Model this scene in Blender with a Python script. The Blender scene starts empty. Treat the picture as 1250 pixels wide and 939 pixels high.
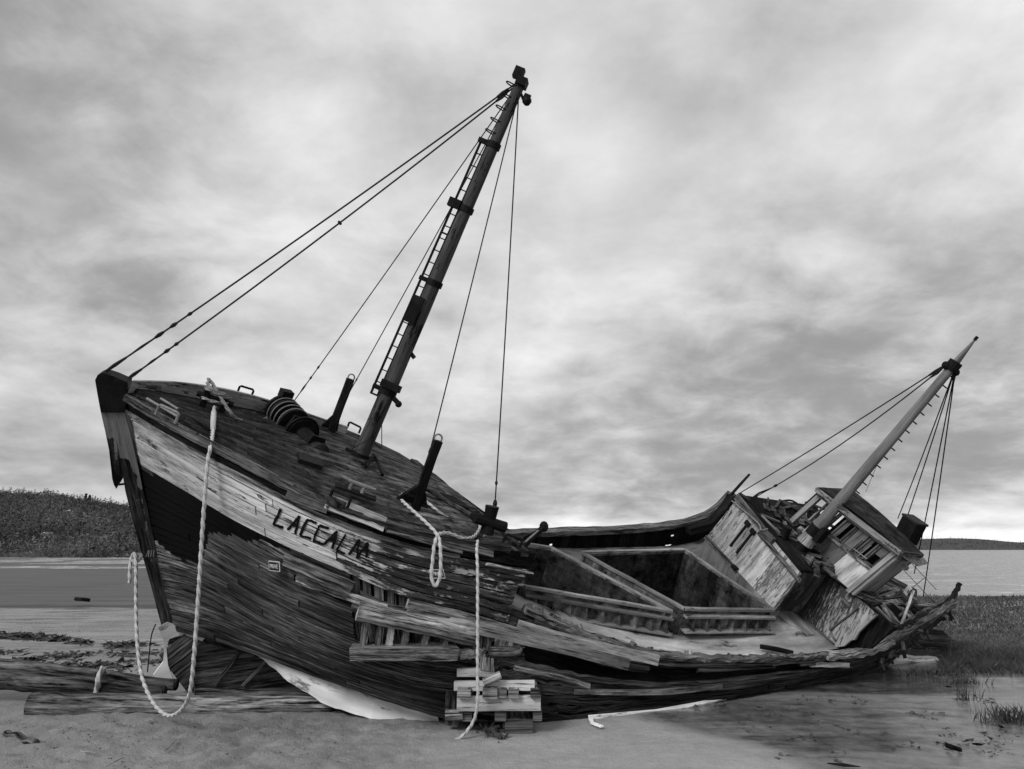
import bpy, math, random
import numpy as np
from mathutils import noise, Vector
random.seed(7); RNG = np.random.RandomState(7)
rad = math.radians
sc = bpy.context.scene
col = sc.collection
# ------------------------------------------------------------------ camera model
F = 944.0; PH = rad(11.9); H = 1.6
CAM = np.array([0, 0, H])
def V(*a): return np.array(a, float)
def nrm(v): return v / (np.linalg.norm(v) + 1e-12)
def ray(x, y):
    cx = (x - 625) / F; cy = (469.5 - y) / F
    return V(cx, math.cos(PH) - cy * math.sin(PH), math.sin(PH) + cy * math.cos(PH))
def P(x, y, Y):
    d = ray(x, y); return CAM + d * Y / d[1]
def G(x, y, z=0.0):
    d = ray(x, y); return CAM + d * (z - H) / d[2]
def frame(h, p, yw=24.6):
    h, p, yw = rad(h), rad(p), rad(yw)
    f = V(-math.cos(yw), -math.sin(yw), 0); s = V(-math.sin(yw), math.cos(yw), 0); z = V(0, 0, 1)
    l = f * math.cos(p) + z * math.sin(p); u0 = z * math.cos(p) - f * math.sin(p)
    return l, s * math.cos(h) + u0 * math.sin(h), u0 * math.cos(h) - s * math.sin(h)
def on(x, y, A, n):
    d = ray(x, y); return CAM + d * np.dot(A - CAM, n) / np.dot(d, n)
def near(x, y, A, d):
    """point on the line A + t d that is closest to the sight line"""
    r = nrm(ray(x, y)); d = nrm(d); w = A - CAM
    b = np.dot(r, d); t = (b * np.dot(r, w) - np.dot(d, w)) / (1 - b * b)
    return A + d * t
def pix(p):
    d = np.asarray(p) - CAM
    y = d[1] * math.cos(PH) + d[2] * math.sin(PH); z = -d[1] * math.sin(PH) + d[2] * math.cos(PH)
    return 625 + F * d[0] / y, 469.5 - F * z / y
def inpoly(x, y, poly):
    c = False; n = len(poly); j = n - 1
    for i in range(n):
        xi, yi = poly[i]; xj, yj = poly[j]
        if (yi > y) != (yj > y) and x < (xj - xi) * (y - yi) / (yj - yi) + xi: c = not c
        j = i
    return c
def fbm(p, sc_=1.0, o=4):
    return noise.fractal(Vector(p) * sc_, 1.0, 2.0, o)
def lerp(a, b, t): return a + (b - a) * t
def sstep(a, b, x):
    t = min(1, max(0, (x - a) / (b - a))); return t * t * (3 - 2 * t)
def interp(pts, x):
    return float(np.interp(x, [p[0] for p in pts], [p[1] for p in pts]))
# ------------------------------------------------------------------ node helper
class NT:
    def __init__(s, tree): s.t = tree; tree.nodes.clear()
    def n(s, typ, props=None, **inp):
        nd = s.t.nodes.new(typ)
        for k, v in (props or {}).items(): setattr(nd, k, v)
        for k, v in inp.items():
            k2 = int(k[1:]) if k[0] == 'i' and k[1:].isdigit() else k.replace('_', ' ')
            sock = nd.inputs[k2]
            if isinstance(v, bpy.types.NodeSocket): s.t.links.new(v, sock)
            else: sock.default_value = v
        return nd
    def m(s, op, a, b=0.0, c=0.0, clamp=False):
        nd = s.n('ShaderNodeMath', {'operation': op, 'use_clamp': clamp}, i0=a, i1=b, i2=c); return nd.outputs[0]
    def vm(s, op, a, b):
        return s.n('ShaderNodeVectorMath', {'operation': op}, i0=a, i1=b).outputs[0]
    def noise(s, vec, scale, detail=5, rough=.55, dist=0.0):
        return s.n('ShaderNodeTexNoise', None, Vector=vec, Scale=scale, Detail=detail, Roughness=rough, Distortion=dist).outputs[0]
    def mr(s, x, a, b, c=0.0, d=1.0, smooth=False):
        nd = s.n('ShaderNodeMapRange', {'interpolation_type': 'SMOOTHSTEP' if smooth else 'LINEAR'})
        for i, v in enumerate((x, a, b, c, d)):
            if isinstance(v, bpy.types.NodeSocket): s.t.links.new(v, nd.inputs[i])
            else: nd.inputs[i].default_value = v
        return nd.outputs[0]
    def mix(s, f, a, b):   # float mix
        nd = s.n('ShaderNodeMix', {'data_type': 'FLOAT'}, i0=f, i2=a, i3=b); return nd.outputs[0]
    def grey(s, v):
        return s.n('ShaderNodeCombineColor', None, i0=v, i1=v, i2=v).outputs[0]
    def sc(s, vec, x, y, z):
        return s.vm('MULTIPLY', vec, (x, y, z))
    def out(s, color, rough=.8, bump=None, bstr=.5, bdist=.01, metal=0.0, spec=.3):
        b = s.n('ShaderNodeBsdfPrincipled', None, Roughness=rough, Metallic=metal)
        b.inputs['Specular IOR Level'].default_value = spec
        s.t.links.new(s.grey(color) if not isinstance(color, (int, float)) else s.grey(color), b.inputs['Base Color'])
        if bump is not None:
            bn = s.n('ShaderNodeBump', None, Strength=bstr, Distance=bdist, Height=bump)
            s.t.links.new(bn.outputs[0], b.inputs['Normal'])
        o = s.n('ShaderNodeOutputMaterial'); s.t.links.new(b.outputs[0], o.inputs[0]); return b
def newmat(name):
    m = bpy.data.materials.new(name); m.use_nodes = True; return m, NT(m.node_tree)

def wood(name, lo, hi, paint=None, cover=1.0, rough=.8, grain=(2.5, 45), bump=.6, pvar=.25, peel=(3, 14), spec=.07):
    """weathered timber; UV in metres, u runs along the grain. Col: r tone, g paint wear, b tar"""
    m, t = newmat(name)
    uv = t.n('ShaderNodeTexCoord').outputs['UV']
    c = t.n('ShaderNodeSeparateColor', None, i0=t.n('ShaderNodeAttribute', {'attribute_name': 'Col'}).outputs['Color'])
    r, g, b = c.outputs
    g1 = t.noise(t.sc(uv, grain[0], grain[1], 1), 1.0, 6, .7, .3)
    g2 = t.noise(t.sc(uv, 1.1, 6, 1), 1.0, 5, .65)
    g3 = t.noise(t.sc(uv, grain[0] * 4, grain[1] * 2.2, 1), 1.0, 4, .7)
    gw = t.noise(t.sc(uv, .5, 2.2, 1), 1.0, 3, .6)
    gr = t.m('ADD', t.m('MULTIPLY', g1, .45), t.m('ADD', t.m('MULTIPLY', g2, .30), t.m('MULTIPLY', g3, .25)))
    gr = t.mr(gr, .42, .63)
    gr = t.m('POWER', gr, 1.5)
    tone = t.m('MULTIPLY', t.mr(r, 0, 1, 0.0, 2.0), t.mr(gw, .34, .66, .5, 1.5))
    val = t.m('MULTIPLY', t.mix(gr, lo, hi), tone)
    crack = t.mr(g1, .36, .43)                      # dark checks along the grain
    val = t.m('MULTIPLY', val, t.mr(crack, 0, 1, .25, 1.0))
    h = t.m('ADD', t.m('MULTIPLY', g1, .8), t.m('ADD', t.m('MULTIPLY', g3, .3), t.m('MULTIPLY', crack, .5)))
    if paint is not None:
        p1 = t.noise(t.sc(uv, peel[0], peel[1], 1), 1.0, 9, .74, .12)
        p2 = t.noise(uv, 1.3, 4, .5)
        pm = t.m('ADD', t.m('MULTIPLY', p1, .7), t.m('MULTIPLY', p2, .3))
        thr = t.mr(g, 0, 1, .30, .70)
        mask = t.mr(t.m('SUBTRACT', pm, thr), -.006, .012)
        mask = t.m('MULTIPLY', mask, cover)
        dirt = t.noise(t.sc(uv, 1.2, 9, 1), 1.0, 6, .65)
        pc = t.m('MULTIPLY', t.m('MULTIPLY', paint, t.mr(dirt, .36, .62, 1 - pvar * 2.0, 1 + pvar * .6)), t.mr(r, 0, 1, .55, 1.45)); pc = t.m('MULTIPLY', pc, t.mr(g1, .33, .42, .5, 1.0))
        val = t.mix(mask, val, pc)
        h = t.m('ADD', h, t.m('MULTIPLY', mask, .9))
    tn = t.mr(t.m('ADD', b, t.m('MULTIPLY', t.m('SUBTRACT', t.noise(t.sc(uv, 5, 14, 1), 1.0, 6, .7), .5), .9)), .42, .58)
    val = t.mix(tn, val, .004)
    t.out(val, rough, h, bump, .012, spec=spec)
    return m
def metal(name, lo, hi, scale=6, rough=.6, bump=.3, spec=.4):
    m, t = newmat(name)
    co = t.n('ShaderNodeTexCoord').outputs['Object']
    a = t.noise(co, scale, 7, .65, .4); b = t.noise(co, scale * 7, 4, .6)
    f = t.mr(t.m('ADD', t.m('MULTIPLY', a, .7), t.m('MULTIPLY', b, .3)), .35, .65)
    t.out(t.mix(f, lo, hi), rough, t.m('ADD', a, t.m('MULTIPLY', b, .4)), bump, .01, spec=spec)
    return m
M = {}
M['hull'] = wood('hull_timber', .016, .27, grain=(1.6, 34), bump=1.0, rough=.85)
M['band'] = wood('painted_topside', .02, .20, paint=.54, peel=(3.2, 17), bump=.8, pvar=.3)
M['deck'] = wood('deck_timber', .006, .15, grain=(3.5, 9), bump=.9)
M['pale'] = wood('pale_timber', .20, .66, grain=(2.5, 40), bump=.7)
M['grey'] = wood('grey_timber', .03, .40, grain=(2.5, 40), bump=.9)
M['dark'] = wood('black_timber', .004, .030, grain=(3, 40), bump=.9)
M['white'] = wood('new_board', .55, .80, grain=(3, 50), bump=.4)
M['stem'] = wood('stem_timber', .010, .12, paint=.20, peel=(3, 5), bump=.6)
M['house'] = wood('peeling_house_paint', .10, .24, paint=.56, peel=(6, 26), bump=.8, pvar=.3)
M['house_low'] = wood('peeling_lower_paint', .06, .17, paint=.44, peel=(6, 30), bump=.7, pvar=.2)
M['house_dark'] = wood('dull_house_paint', .045, .11, paint=.12, peel=(3, 8), bump=.5)
M['trim'] = wood('faded_trim', .06, .24, paint=.33, peel=(4, 18), bump=.6)
M['roof'] = wood('roof_felt', .015, .07, grain=(4, 9), bump=.5)
M['mast'] = wood('mast_paint', .004, .035, paint=.075, peel=(2.0, 10), bump=.6, rough=.65)
M['mast_grey'] = wood('grey_mast_paint', .05, .14, paint=.17, peel=(2, 8), bump=.3, rough=.55)
M['log'] = wood('log_bark', .012, .36, grain=(1.6, 16), bump=1.0, peel=(3, 10))
M['sheath'] = wood('white_sheathing', .78, .92, grain=(1.5, 6), bump=.35)
M['sanddeck'] = wood('silted_deck', .24, .44, grain=(1.6, 3), bump=.4)
M['steel'] = wood('rusted_coaming', .03, .24, grain=(5, 5), bump=.6, rough=.65)
M['rim'] = wood('worn_rim', .16, .34, grain=(4, 12), bump=.4, rough=.6)
M['iron'] = metal('black_iron', .002, .014, rough=.65, spec=.10)
M['wire'] = metal('wire', .006, .03, rough=.6, spec=.15)
M['galv'] = metal('galvanised', .10, .25, rough=.5)
M['signblack'] = metal('sign_black', .008, .012, rough=.4, bump=.05)
M['signwhite'] = metal('sign_white', .55, .7, rough=.5, bump=.05)
M['letter'] = metal('letter_paint', .003, .009, rough=.9, scale=20, spec=.05)
M['rope'] = metal('rope_fibre', .34, .60, scale=30, rough=.9, bump=.5)
M['rope_old'] = metal('old_rope', .10, .30, scale=30, rough=.9, bump=.5)
M['glassdark'] = metal('dirty_glass', .01, .03, rough=.15, bump=.02, spec=.5)
M['weed'] = metal('seaweed', .010, .07, scale=60, rough=.8)
M['stone'] = metal('stone', .16, .45, scale=20, rough=.8)
# ------------------------------------------------------------------ mesh builder
WORG = {}
class MB:
    def __init__(s): s.v = []; s.f = []; s.uv = []; s.c = []
    def add(s, vs, fs, uvs=None, cols=None, c=(.5, 0, 0)):
        o = len(s.v)
        s.v.extend([tuple(map(float, p)) for p in vs])
        s.c.extend(cols if cols is not None else [c] * len(vs))
        for i, f in enumerate(fs):
            s.f.append([o + k for k in f])
            s.uv.append(uvs[i] if uvs is not None else [(0, 0)] * len(f))
    # ring tube -----------------------------------------------------
    def tube(s, pts, r, n=8, c=(.5, 0, 0), cap=True, lobes=0, twist=0.0, jit=0.0, lob=.25):
        pts = [np.asarray(p, float) for p in pts]; m = len(pts)
        rr = r if isinstance(r, (list, tuple, np.ndarray)) else [r] * m
        T = [nrm(pts[min(i + 1, m - 1)] - pts[max(i - 1, 0)]) for i in range(m)]
        up = V(0, 0, 1) if abs(T[0][2]) < .9 else V(1, 0, 0)
        N = nrm(np.cross(T[0], up)); vs = []; L = [0]; cu = random.random() * 10
        for i in range(m):
            if i: L.append(L[-1] + np.linalg.norm(pts[i] - pts[i - 1]))
            N = nrm(N - T[i] * np.dot(N, T[i])); Bn = np.cross(T[i], N)
            for k in range(n):
                a = 2 * math.pi * k / n
                q = rr[i]
                if lobes: q *= 1 + lob * math.cos(lobes * a + twist * L[i])
                if jit: q *= 1 + jit * random.uniform(-1, 1)
                vs.append(pts[i] + (N * math.cos(a) + Bn * math.sin(a)) * q)
        fs = []; uvs = []; rm = max(rr)
        for i in range(m - 1):
            for k in range(n):
                k2 = (k + 1) % n
                fs.append([i * n + k, i * n + k2, (i + 1) * n + k2, (i + 1) * n + k])
                w0, w1 = k / n * 6.28 * rm, (k + 1) / n * 6.28 * rm
                uvs.append([(L[i] + cu, w0), (L[i] + cu, w1), (L[i + 1] + cu, w1), (L[i + 1] + cu, w0)])
        if cap:
            for i in (0, m - 1):
                fs.append([i * n + k for k in range(n)])
                uvs.append([(.02 * math.cos(k) + cu, .1 * math.sin(k)) for k in range(n)])
        s.add(vs, fs, uvs, c=c)
    def rope(s, pts, r=.021):
        p = resample(spline(pts), .008)
        s.tube(p, r, 12, lobes=3, twist=.95 / r, lob=.42)
    # rectangular bar with worn edges ---------------------------------
    def bar(s, p0, p1, w, h, up=(0, 0, 1), c=(.5, 0, 0), seg=None, jit=.0, taper=1.0, ragged=0.0, bev=.12):
        p0 = np.asarray(p0, float); p1 = np.asarray(p1, float); d = p1 - p0; L = np.linalg.norm(d); T = d / L
        up = np.asarray(up, float); U = up - T * np.dot(up, T)
        if np.linalg.norm(U) < 1e-4: U = V(1, 0, 0) - T * T[0]
        U = nrm(U); W = np.cross(T, U)
        seg = seg or max(1, int(L / .18)); b = min(w, h) * bev
        prof = [(-w / 2 + b, -h / 2), (w / 2 - b, -h / 2), (w / 2, -h / 2 + b), (w / 2, h / 2 - b),
                (w / 2 - b, h / 2), (-w / 2 + b, h / 2), (-w / 2, h / 2 - b), (-w / 2, -h / 2 + b)]
        vs = []; n = 8; cu = random.random() * 20; cv = random.random() * 20
        per = [0]
        for k in range(n):
            a, b2 = prof[k], prof[(k + 1) % n]; per.append(per[-1] + math.hypot(a[0] - b2[0], a[1] - b2[1]))
        for i in range(seg + 1):
            t = i / seg; kk = lerp(1, taper, t); jx = random.uniform(-1, 1) * jit; jy = random.uniform(-1, 1) * jit
            for k, (x, y) in enumerate(prof):
                e = 0
                if ragged and i in (0, seg): e = random.uniform(-ragged, ragged * .3) * (1 if i else -1)
                vs.append(p0 + T * (L * t + e) + W * (x * kk + jx + random.uniform(-1, 1) * jit * .4) + U * (y * kk + jy + random.uniform(-1, 1) * jit * .4))
        fs = []; uvs = []
        for i in range(seg):
            for k in range(n):
                k2 = (k + 1) % n
                fs.append([i * n + k, i * n + k2, (i + 1) * n + k2, (i + 1) * n + k])
                a, b2 = L * i / seg + cu, L * (i + 1) / seg + cu
                uvs.append([(a, per[k] + cv), (a, per[k + 1] + cv), (b2, per[k + 1] + cv), (b2, per[k] + cv)])
        for i in (0, seg):
            fs.append([i * n + k for k in range(n)]); uvs.append([(cu + prof[k][0] * .3, cv + prof[k][1]) for k in range(n)])
        s.add(vs, fs, uvs, c=c)
    # curved bar through points (up given)
    def strip(s, pts, w, h, up, c=(.5, 0, 0), jit=0.0, cols=None):
        pts = [np.asarray(p, float) for p in pts]; m = len(pts); vs = []; n = 4; cu = random.random() * 20; cv = random.random() * 20; L = [0]
        cl = []
        for i in range(m):
            if i: L.append(L[-1] + np.linalg.norm(pts[i] - pts[i - 1]))
            T = nrm(pts[min(i + 1, m - 1)] - pts[max(i - 1, 0)]); U = nrm(np.asarray(up) - T * np.dot(up, T)); W = np.cross(T, U)
            for x, y in ((-.5, -.5), (.5, -.5), (.5, .5), (-.5, .5)):
                vs.append(pts[i] + W * (x * w + random.uniform(-1, 1) * jit) + U * (y * h + random.uniform(-1, 1) * jit))
                cl.append(cols[i] if cols else c)
        fs = []; uvs = []; per = [0, w, w + h, 2 * w + h, 2 * w + 2 * h]
        for i in range(m - 1):
            for k in range(n):
                k2 = (k + 1) % n; fs.append([i * n + k, i * n + k2, (i + 1) * n + k2, (i + 1) * n + k])
                uvs.append([(L[i] + cu, per[k] + cv), (L[i] + cu, per[k + 1] + cv), (L[i + 1] + cu, per[k + 1] + cv), (L[i + 1] + cu, per[k] + cv)])
        for i in (0, m - 1):
            fs.append([i * n + k for k in range(n)]); uvs.append([(cu, cv), (cu, cv + w), (cu + .05, cv + w), (cu + .05, cv)])
        s.add(vs, fs, uvs, cols=cl)
    # polygon extruded
    def slab(s, poly, ext, gdir=None, c=(.5, 0, 0), cols=None):
        poly = [np.asarray(p, float) for p in poly]; n = len(poly); ext = np.asarray(ext, float)
        g = nrm(np.asarray(gdir if gdir is not None else poly[1] - poly[0], float)); N = nrm(ext); W = np.cross(N, g)
        vs = poly + [p + ext for p in poly]; o = poly[0]; cu = random.random() * 20
        U = lambda p: (np.dot(p - o, g) + cu, np.dot(p - o, W) + cu)
        fs = [list(range(n)), list(range(2 * n - 1, n - 1, -1))]
        uvs = [[U(p) for p in poly], [U(vs[k]) for k in fs[1]]]
        for k in range(n):
            k2 = (k + 1) % n; fs.append([k, k2, n + k2, n + k])
            a = U(poly[k]); b = U(poly[k2]); uvs.append([a, b, (b[0], b[1] + .05), (a[0], a[1] + .05)])
        s.add(vs, fs, uvs, cols=(cols + cols) if cols else None, c=c)
    def box(s, c0, X, Y_, Z, c=(.5, 0, 0), g='x'):
        c0 = np.asarray(c0, float); X, Y_, Z = map(lambda a: np.asarray(a, float), (X, Y_, Z))
        poly = [c0 - X - Y_ - Z, c0 + X - Y_ - Z, c0 + X + Y_ - Z, c0 - X + Y_ - Z]
        s.slab(poly, 2 * Z, X if g == 'x' else (Y_ if g == 'y' else X), c=c)
    def quad(s, Q, u0, u1, v0, v1, t0, t1, c=(.5, 0, 0), vertical=True, jit=0.0):
        """box standing on the bilinear patch Q = (bl, br, tr, tl), from depth t0 to t1 along its normal"""
        bl, br, tr, tl = Q; n = nrm(np.cross(br - bl, tl - bl)); n = n if np.dot(n, CAM - bl) > 0 else -n
        f = lambda u, v: lerp(lerp(bl, br, u), lerp(tl, tr, u), v)
        j = lambda: random.uniform(-jit, jit)
        q = [f(u0 + j(), v0 + j()), f(u1 + j(), v0 + j()), f(u1 + j(), v1 + j()), f(u0 + j(), v1 + j())]
        s.slab([p + n * t0 for p in q], n * (t1 - t0), (tl - bl) if vertical else (br - bl), c=c)
    def gridmesh(s, Pt, closed=False, uvscale=1.0, cols=None, skip=None):
        """Pt[i][j] array of points"""
        Pt = np.asarray(Pt, float); a, b, _ = Pt.shape; o = 0
        du = np.zeros((a, b)); dv = np.zeros((a, b))
        du[1:] = np.cumsum(np.linalg.norm(np.diff(Pt, axis=0), axis=2), 0); dv[:, 1:] = np.cumsum(np.linalg.norm(np.diff(Pt, axis=1), axis=2), 1)
        fs = []; uvs = []
        for i in range(a - 1):
            for j in range(b - 1):
                if skip is not None and skip(i, j): continue
                ids = [(i, j), (i + 1, j), (i + 1, j + 1), (i, j + 1)]
                fs.append([p * b + q for p, q in ids]); uvs.append([(du[p, q], dv[p, q]) for p, q in ids])
        s.add(Pt.reshape(-1, 3), fs, uvs, cols=cols)
    def ball(s, c0, r, n=8, m=5, c=(.5, 0, 0), jit=0.0):
        vs = []; fs = []; c0 = np.asarray(c0, float); r = np.asarray(r, float) * np.ones(3)
        for i in range(m + 1):
            th = math.pi * i / m
            for k in range(n):
                a = 2 * math.pi * k / n
                vs.append(c0 + r * V(math.sin(th) * math.cos(a), math.sin(th) * math.sin(a), math.cos(th)) * (1 + jit * random.uniform(-1, 1)))
        for i in range(m):
            for k in range(n): fs.append([i * n + k, i * n + (k + 1) % n, (i + 1) * n + (k + 1) % n, (i + 1) * n + k])
        s.add(vs, fs, c=c)
    def build(s, name, mat, parent=None, smooth=False, label=None, cat=None, group=None, kind=None):
        me = bpy.data.meshes.new(name)
        vs = np.array(s.v)
        org = WORG[parent.name] if parent is not None else V((vs[:, 0].min() + vs[:, 0].max()) / 2, (vs[:, 1].min() + vs[:, 1].max()) / 2, vs[:, 2].min())
        if kind: org = V(0, 0, 0)
        me.from_pydata([tuple(p) for p in (vs - org)], [], s.f)
        ul = me.uv_layers.new(name='UVMap')
        flat = [x for f in s.uv for p in f for x in p]
        ul.data.foreach_set('uv', flat)
        ca = me.color_attributes.new('Col', 'FLOAT_COLOR', 'POINT')
        cc = np.ones((len(s.v), 4), np.float32); cc[:, :3] = np.array(s.c, np.float32)[:, :3]
        ca.data.foreach_set('color', cc.ravel())
        if smooth: me.polygons.foreach_set('use_smooth', [True] * len(me.polygons))
        me.materials.append(mat); me.update()
        o = bpy.data.objects.new(name, me); col.objects.link(o); WORG[o.name] = org
        if parent is not None: o.parent = parent
        else: o.location = org
        tag(o, label, cat, group, kind)
        return o
def tag(o, label=None, cat=None, group=None, kind=None):
    if label: o['label'] = label
    if cat: o['category'] = cat
    if group: o['group'] = group
    if kind: o['kind'] = kind
def empty(name, loc, label, cat, group=None):
    o = bpy.data.objects.new(name, None); col.objects.link(o); o.location = loc; WORG[o.name] = np.asarray(loc, float)
    tag(o, label, cat, group); return o
def spline(pts, n=10):
    pts = [np.asarray(p, float) for p in pts]
    if len(pts) < 3: return pts
    e = [2 * pts[0] - pts[1]] + pts + [2 * pts[-1] - pts[-2]]; out = []
    for i in range(1, len(e) - 2):
        a, b, c, d = e[i - 1:i + 3]
        for k in range(n):
            t = k / n
            out.append(.5 * (2 * b + (c - a) * t + (2 * a - 5 * b + 4 * c - d) * t * t + (3 * b - a - 3 * c + d) * t ** 3))
    out.append(pts[-1]); return out
def resample(pts, step):
    pts = np.array(pts); L = np.r_[0, np.cumsum(np.linalg.norm(np.diff(pts, axis=0), axis=1))]
    n = max(2, int(L[-1] / step) + 1); q = np.linspace(0, L[-1], n)
    return [V(*[np.interp(x, L, pts[:, k]) for k in range(3)]) for x in q]
def herm(ts, ps, t):
    n = len(ts); i = int(np.clip(np.searchsorted(ts, t) - 1, 0, n - 2)); h = ts[i + 1] - ts[i]
    def tan(k):
        if k == 0: return (ps[1] - ps[0]) / (ts[1] - ts[0])
        if k == n - 1: return (ps[-1] - ps[-2]) / (ts[-1] - ts[-2])
        return (ps[k + 1] - ps[k - 1]) / (ts[k + 1] - ts[k - 1])
    x = (t - ts[i]) / h; x2 = x * x; x3 = x2 * x
    return (2 * x3 - 3 * x2 + 1) * ps[i] + (x3 - 2 * x2 + x) * h * tan(i) + (-2 * x3 + 3 * x2) * ps[i + 1] + (x3 - x2) * h * tan(i + 1)
class Surf:
    def __init__(s, cols, vs, out):
        s.C = cols; s.vs = np.array(vs, float); s.ss = np.arange(len(cols), dtype=float); s.out = out
    def __call__(s, a, v):
        return herm(s.ss, [herm(s.vs, c, v) for c in s.C], a)
    def n(s, a, v):
        e = .01; d1 = s(min(a + e, s.ss[-1]), v) - s(max(a - e, 0), v); d2 = s(a, min(v + e, s.vs[-1])) - s(a, max(v - e, s.vs[0]))
        n = nrm(np.cross(d1, d2)); return n if np.dot(n, s.out) > 0 else -n
    def inv(s, x, y):
        a, v = s.ss[-1] / 2, .5
        for _ in range(40):
            p = np.array(pix(s(a, v))); e = .01
            J = np.array([(np.array(pix(s(a + e, v))) - p) / e, (np.array(pix(s(a, v + e))) - p) / e]).T
            d = np.linalg.solve(J, np.array([x, y]) - p)
            a = float(np.clip(a + np.clip(d[0], -.7, .7), -.2, s.ss[-1] + .2)); v = float(np.clip(v + np.clip(d[1], -.2, .2), -.1, 1.1))
            if abs(d).max() < 1e-5: break
        return a, v
    def at(s, x, y, off=0.0):
        a, v = s.inv(x, y); return s(a, v) + s.n(a, v) * off
def boards(mb, S, s0, s1, v0, v1, n, ds=.08, blen=(.8, 2.4), thick=.04, gap=.05, tone=(.3, .7), outj=.008, colfn=None, skip=None, ragged=0.0, wob=.03):
    dv = (v1 - v0) / n
    for i in range(n):
        a = s0; va = v0 + dv * i; first = True
        e1 = s1 - random.random() * ragged
        while a < e1 - 1e-3:
            b = min(e1, a + random.uniform(*blen) * (random.uniform(.3, 1) if first else 1)); first = False
            if e1 - b < .25: b = e1
            m = max(2, int((b - a) / ds)); tn = random.uniform(*tone); off = random.uniform(-1, 1) * outj; cu = random.random() * 30; cv = random.random() * 30
            g0 = gap * random.uniform(.2, 1.5); g1 = gap * random.uniform(.2, 1.5); seed = random.random() * 50
            A = a + .008; Bq = b - .008; row = []; run = []
            def flush(run):
                if len(run) < 2: return
                vs = []; cs = []; fs = []; uvs = []; L = 0; Ls = []
                for q, (o1, o2, i2, i1, cA, cB) in enumerate(run):
                    if q: L += np.linalg.norm(o1 - run[q - 1][0])
                    Ls.append(L); vs += [o1, o2, i2, i1]; cs += [cA, cB, cB, cA]
                w = np.linalg.norm(run[0][0] - run[0][1])
                for q in range(len(run) - 1):
                    l0, l1 = Ls[q] + cu, Ls[q + 1] + cu
                    for k, (w0, w1) in enumerate(((0, w), (w, w + .04), (w + .04, 2 * w), (2 * w, 2 * w + .04))):
                        k2 = (k + 1) % 4; fs.append([q * 4 + k, q * 4 + k2, q * 4 + 4 + k2, q * 4 + 4 + k])
                        uvs.append([(l0, w0 + cv), (l0, w1 + cv), (l1, w1 + cv), (l1, w0 + cv)])
                for q in (0, len(run) - 1):
                    fs.append([q * 4 + k for k in range(4)]); uvs.append([(cu, cv), (cu, cv + .1), (cu + .02, cv + .1), (cu + .02, cv)])
                mb.add(vs, fs, uvs, cols=cs)
            for k in range(m + 1):
                s_ = lerp(A, Bq, k / m)
                w1 = wob * dv * noise.noise(Vector((s_ * 5, seed, 0))); w2 = wob * dv * noise.noise(Vector((s_ * 5, seed, 9)))
                q0 = va + dv * g0 + w1 * 2; q1 = va + dv * (1 - g1) + w2 * 2
                p0 = S(s_, q0); p1 = S(s_, q1); nn = S.n(s_, (q0 + q1) / 2)
                f = off + .006 * noise.noise(Vector((s_ * 3, seed, 4)))
                x, y = pix((p0 + p1) / 2)
                if skip and skip(x, y, s_, i): flush(run); run = []; continue
                c0 = colfn(*pix(p0), tn) if colfn else (tn, 0, 0); c1 = colfn(*pix(p1), tn) if colfn else (tn, 0, 0)
                run.append((p0 + nn * f, p1 + nn * f, p1 + nn * (f - thick), p0 + nn * (f - thick), c0, c1))
            flush(run); a = b
# ------------------------------------------------------------------ ship frames
lB, aB, uB = frame(22, 15); AB = P(600, 662, 7.7)
lM, aM, uM = frame(24, 4); AM = P(900, 804, 8.85)
lS, aS, uS = frame(33, 5)
CL = P(130, 460, 7.8)                                 # a point on the centreline plane
def onCL(x, y, off=0.0): return on(x, y, CL - aB * off, aB)
ship = empty('shipwreck', (0.6, 9.4, 0.0), 'heeled wooden shipwreck with two raked masts, peeling bow paint and a tilted wheelhouse', 'ship')
NEAR = V(-.25, -1, .05)
def c4(pts): return [P(*p) for p in pts]
ct = (150, 482), (168, 566), (188, 690), (204, 768)
c0 = [onCL(*p) for p in ct]
cols_b = [c0,
  c4([(216, 521, 7.1), (228, 602, 7.35), (247, 708, 8.0), (262, 783, 8.6)]),
  c4([(300, 566, 6.95), (308, 648, 7.0), (325, 752, 7.6), (345, 812, 8.25)]),
  c4([(400, 617, 6.8), (400, 690, 6.75), (405, 790, 7.1), (420, 839, 7.75)]),
  c4([(500, 650, 7.15), (492, 728, 7.0), (495, 820, 7.15), (505, 867, 7.6)]),
  c4([(600, 668, 7.7), (575, 748, 7.4), (570, 832, 7.4), (575, 885, 7.62)]),
  c4([(657, 676, 8.1), (622, 762, 7.75), (625, 842, 7.65), (640, 888, 7.72)])]
SB = Surf(cols_b, [0, .33, .7, 1], NEAR)
cols_a = [
  c4([(590, 730, 7.72), (592, 780, 7.6), (596, 840, 7.55), (605, 888, 7.7)]),
  c4([(640, 744, 7.9), (645, 790, 7.75), (650, 842, 7.65), (660, 886, 7.75)]),
  c4([(720, 777, 8.2), (720, 812, 8.0), (720, 848, 7.9), (720, 880, 7.92)]),
  c4([(800, 800, 8.45), (800, 824, 8.33), (800, 848, 8.28), (800, 870, 8.3)]),
  c4([(900, 806, 8.85), (900, 822, 8.8), (900, 840, 8.8), (900, 858, 8.85)]),
  c4([(1000, 803, 9.4), (1000, 814, 9.45), (1000, 826, 9.6), (1000, 836, 9.85)]),
  c4([(1060, 796, 9.95), (1062, 804, 10.2), (1065, 812, 10.6), (1068, 820, 10.9)]),
  c4([(1108, 772, 10.8), (1108, 781, 11.0), (1105, 792, 11.3), (1100, 800, 11.6)]),
  c4([(1168, 736, 12.8), (1166, 741, 12.8), (1162, 746, 12.9), (1156, 752, 13.0)])]
SA = Surf(cols_a, [0, .33, .7, 1], NEAR)
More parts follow.
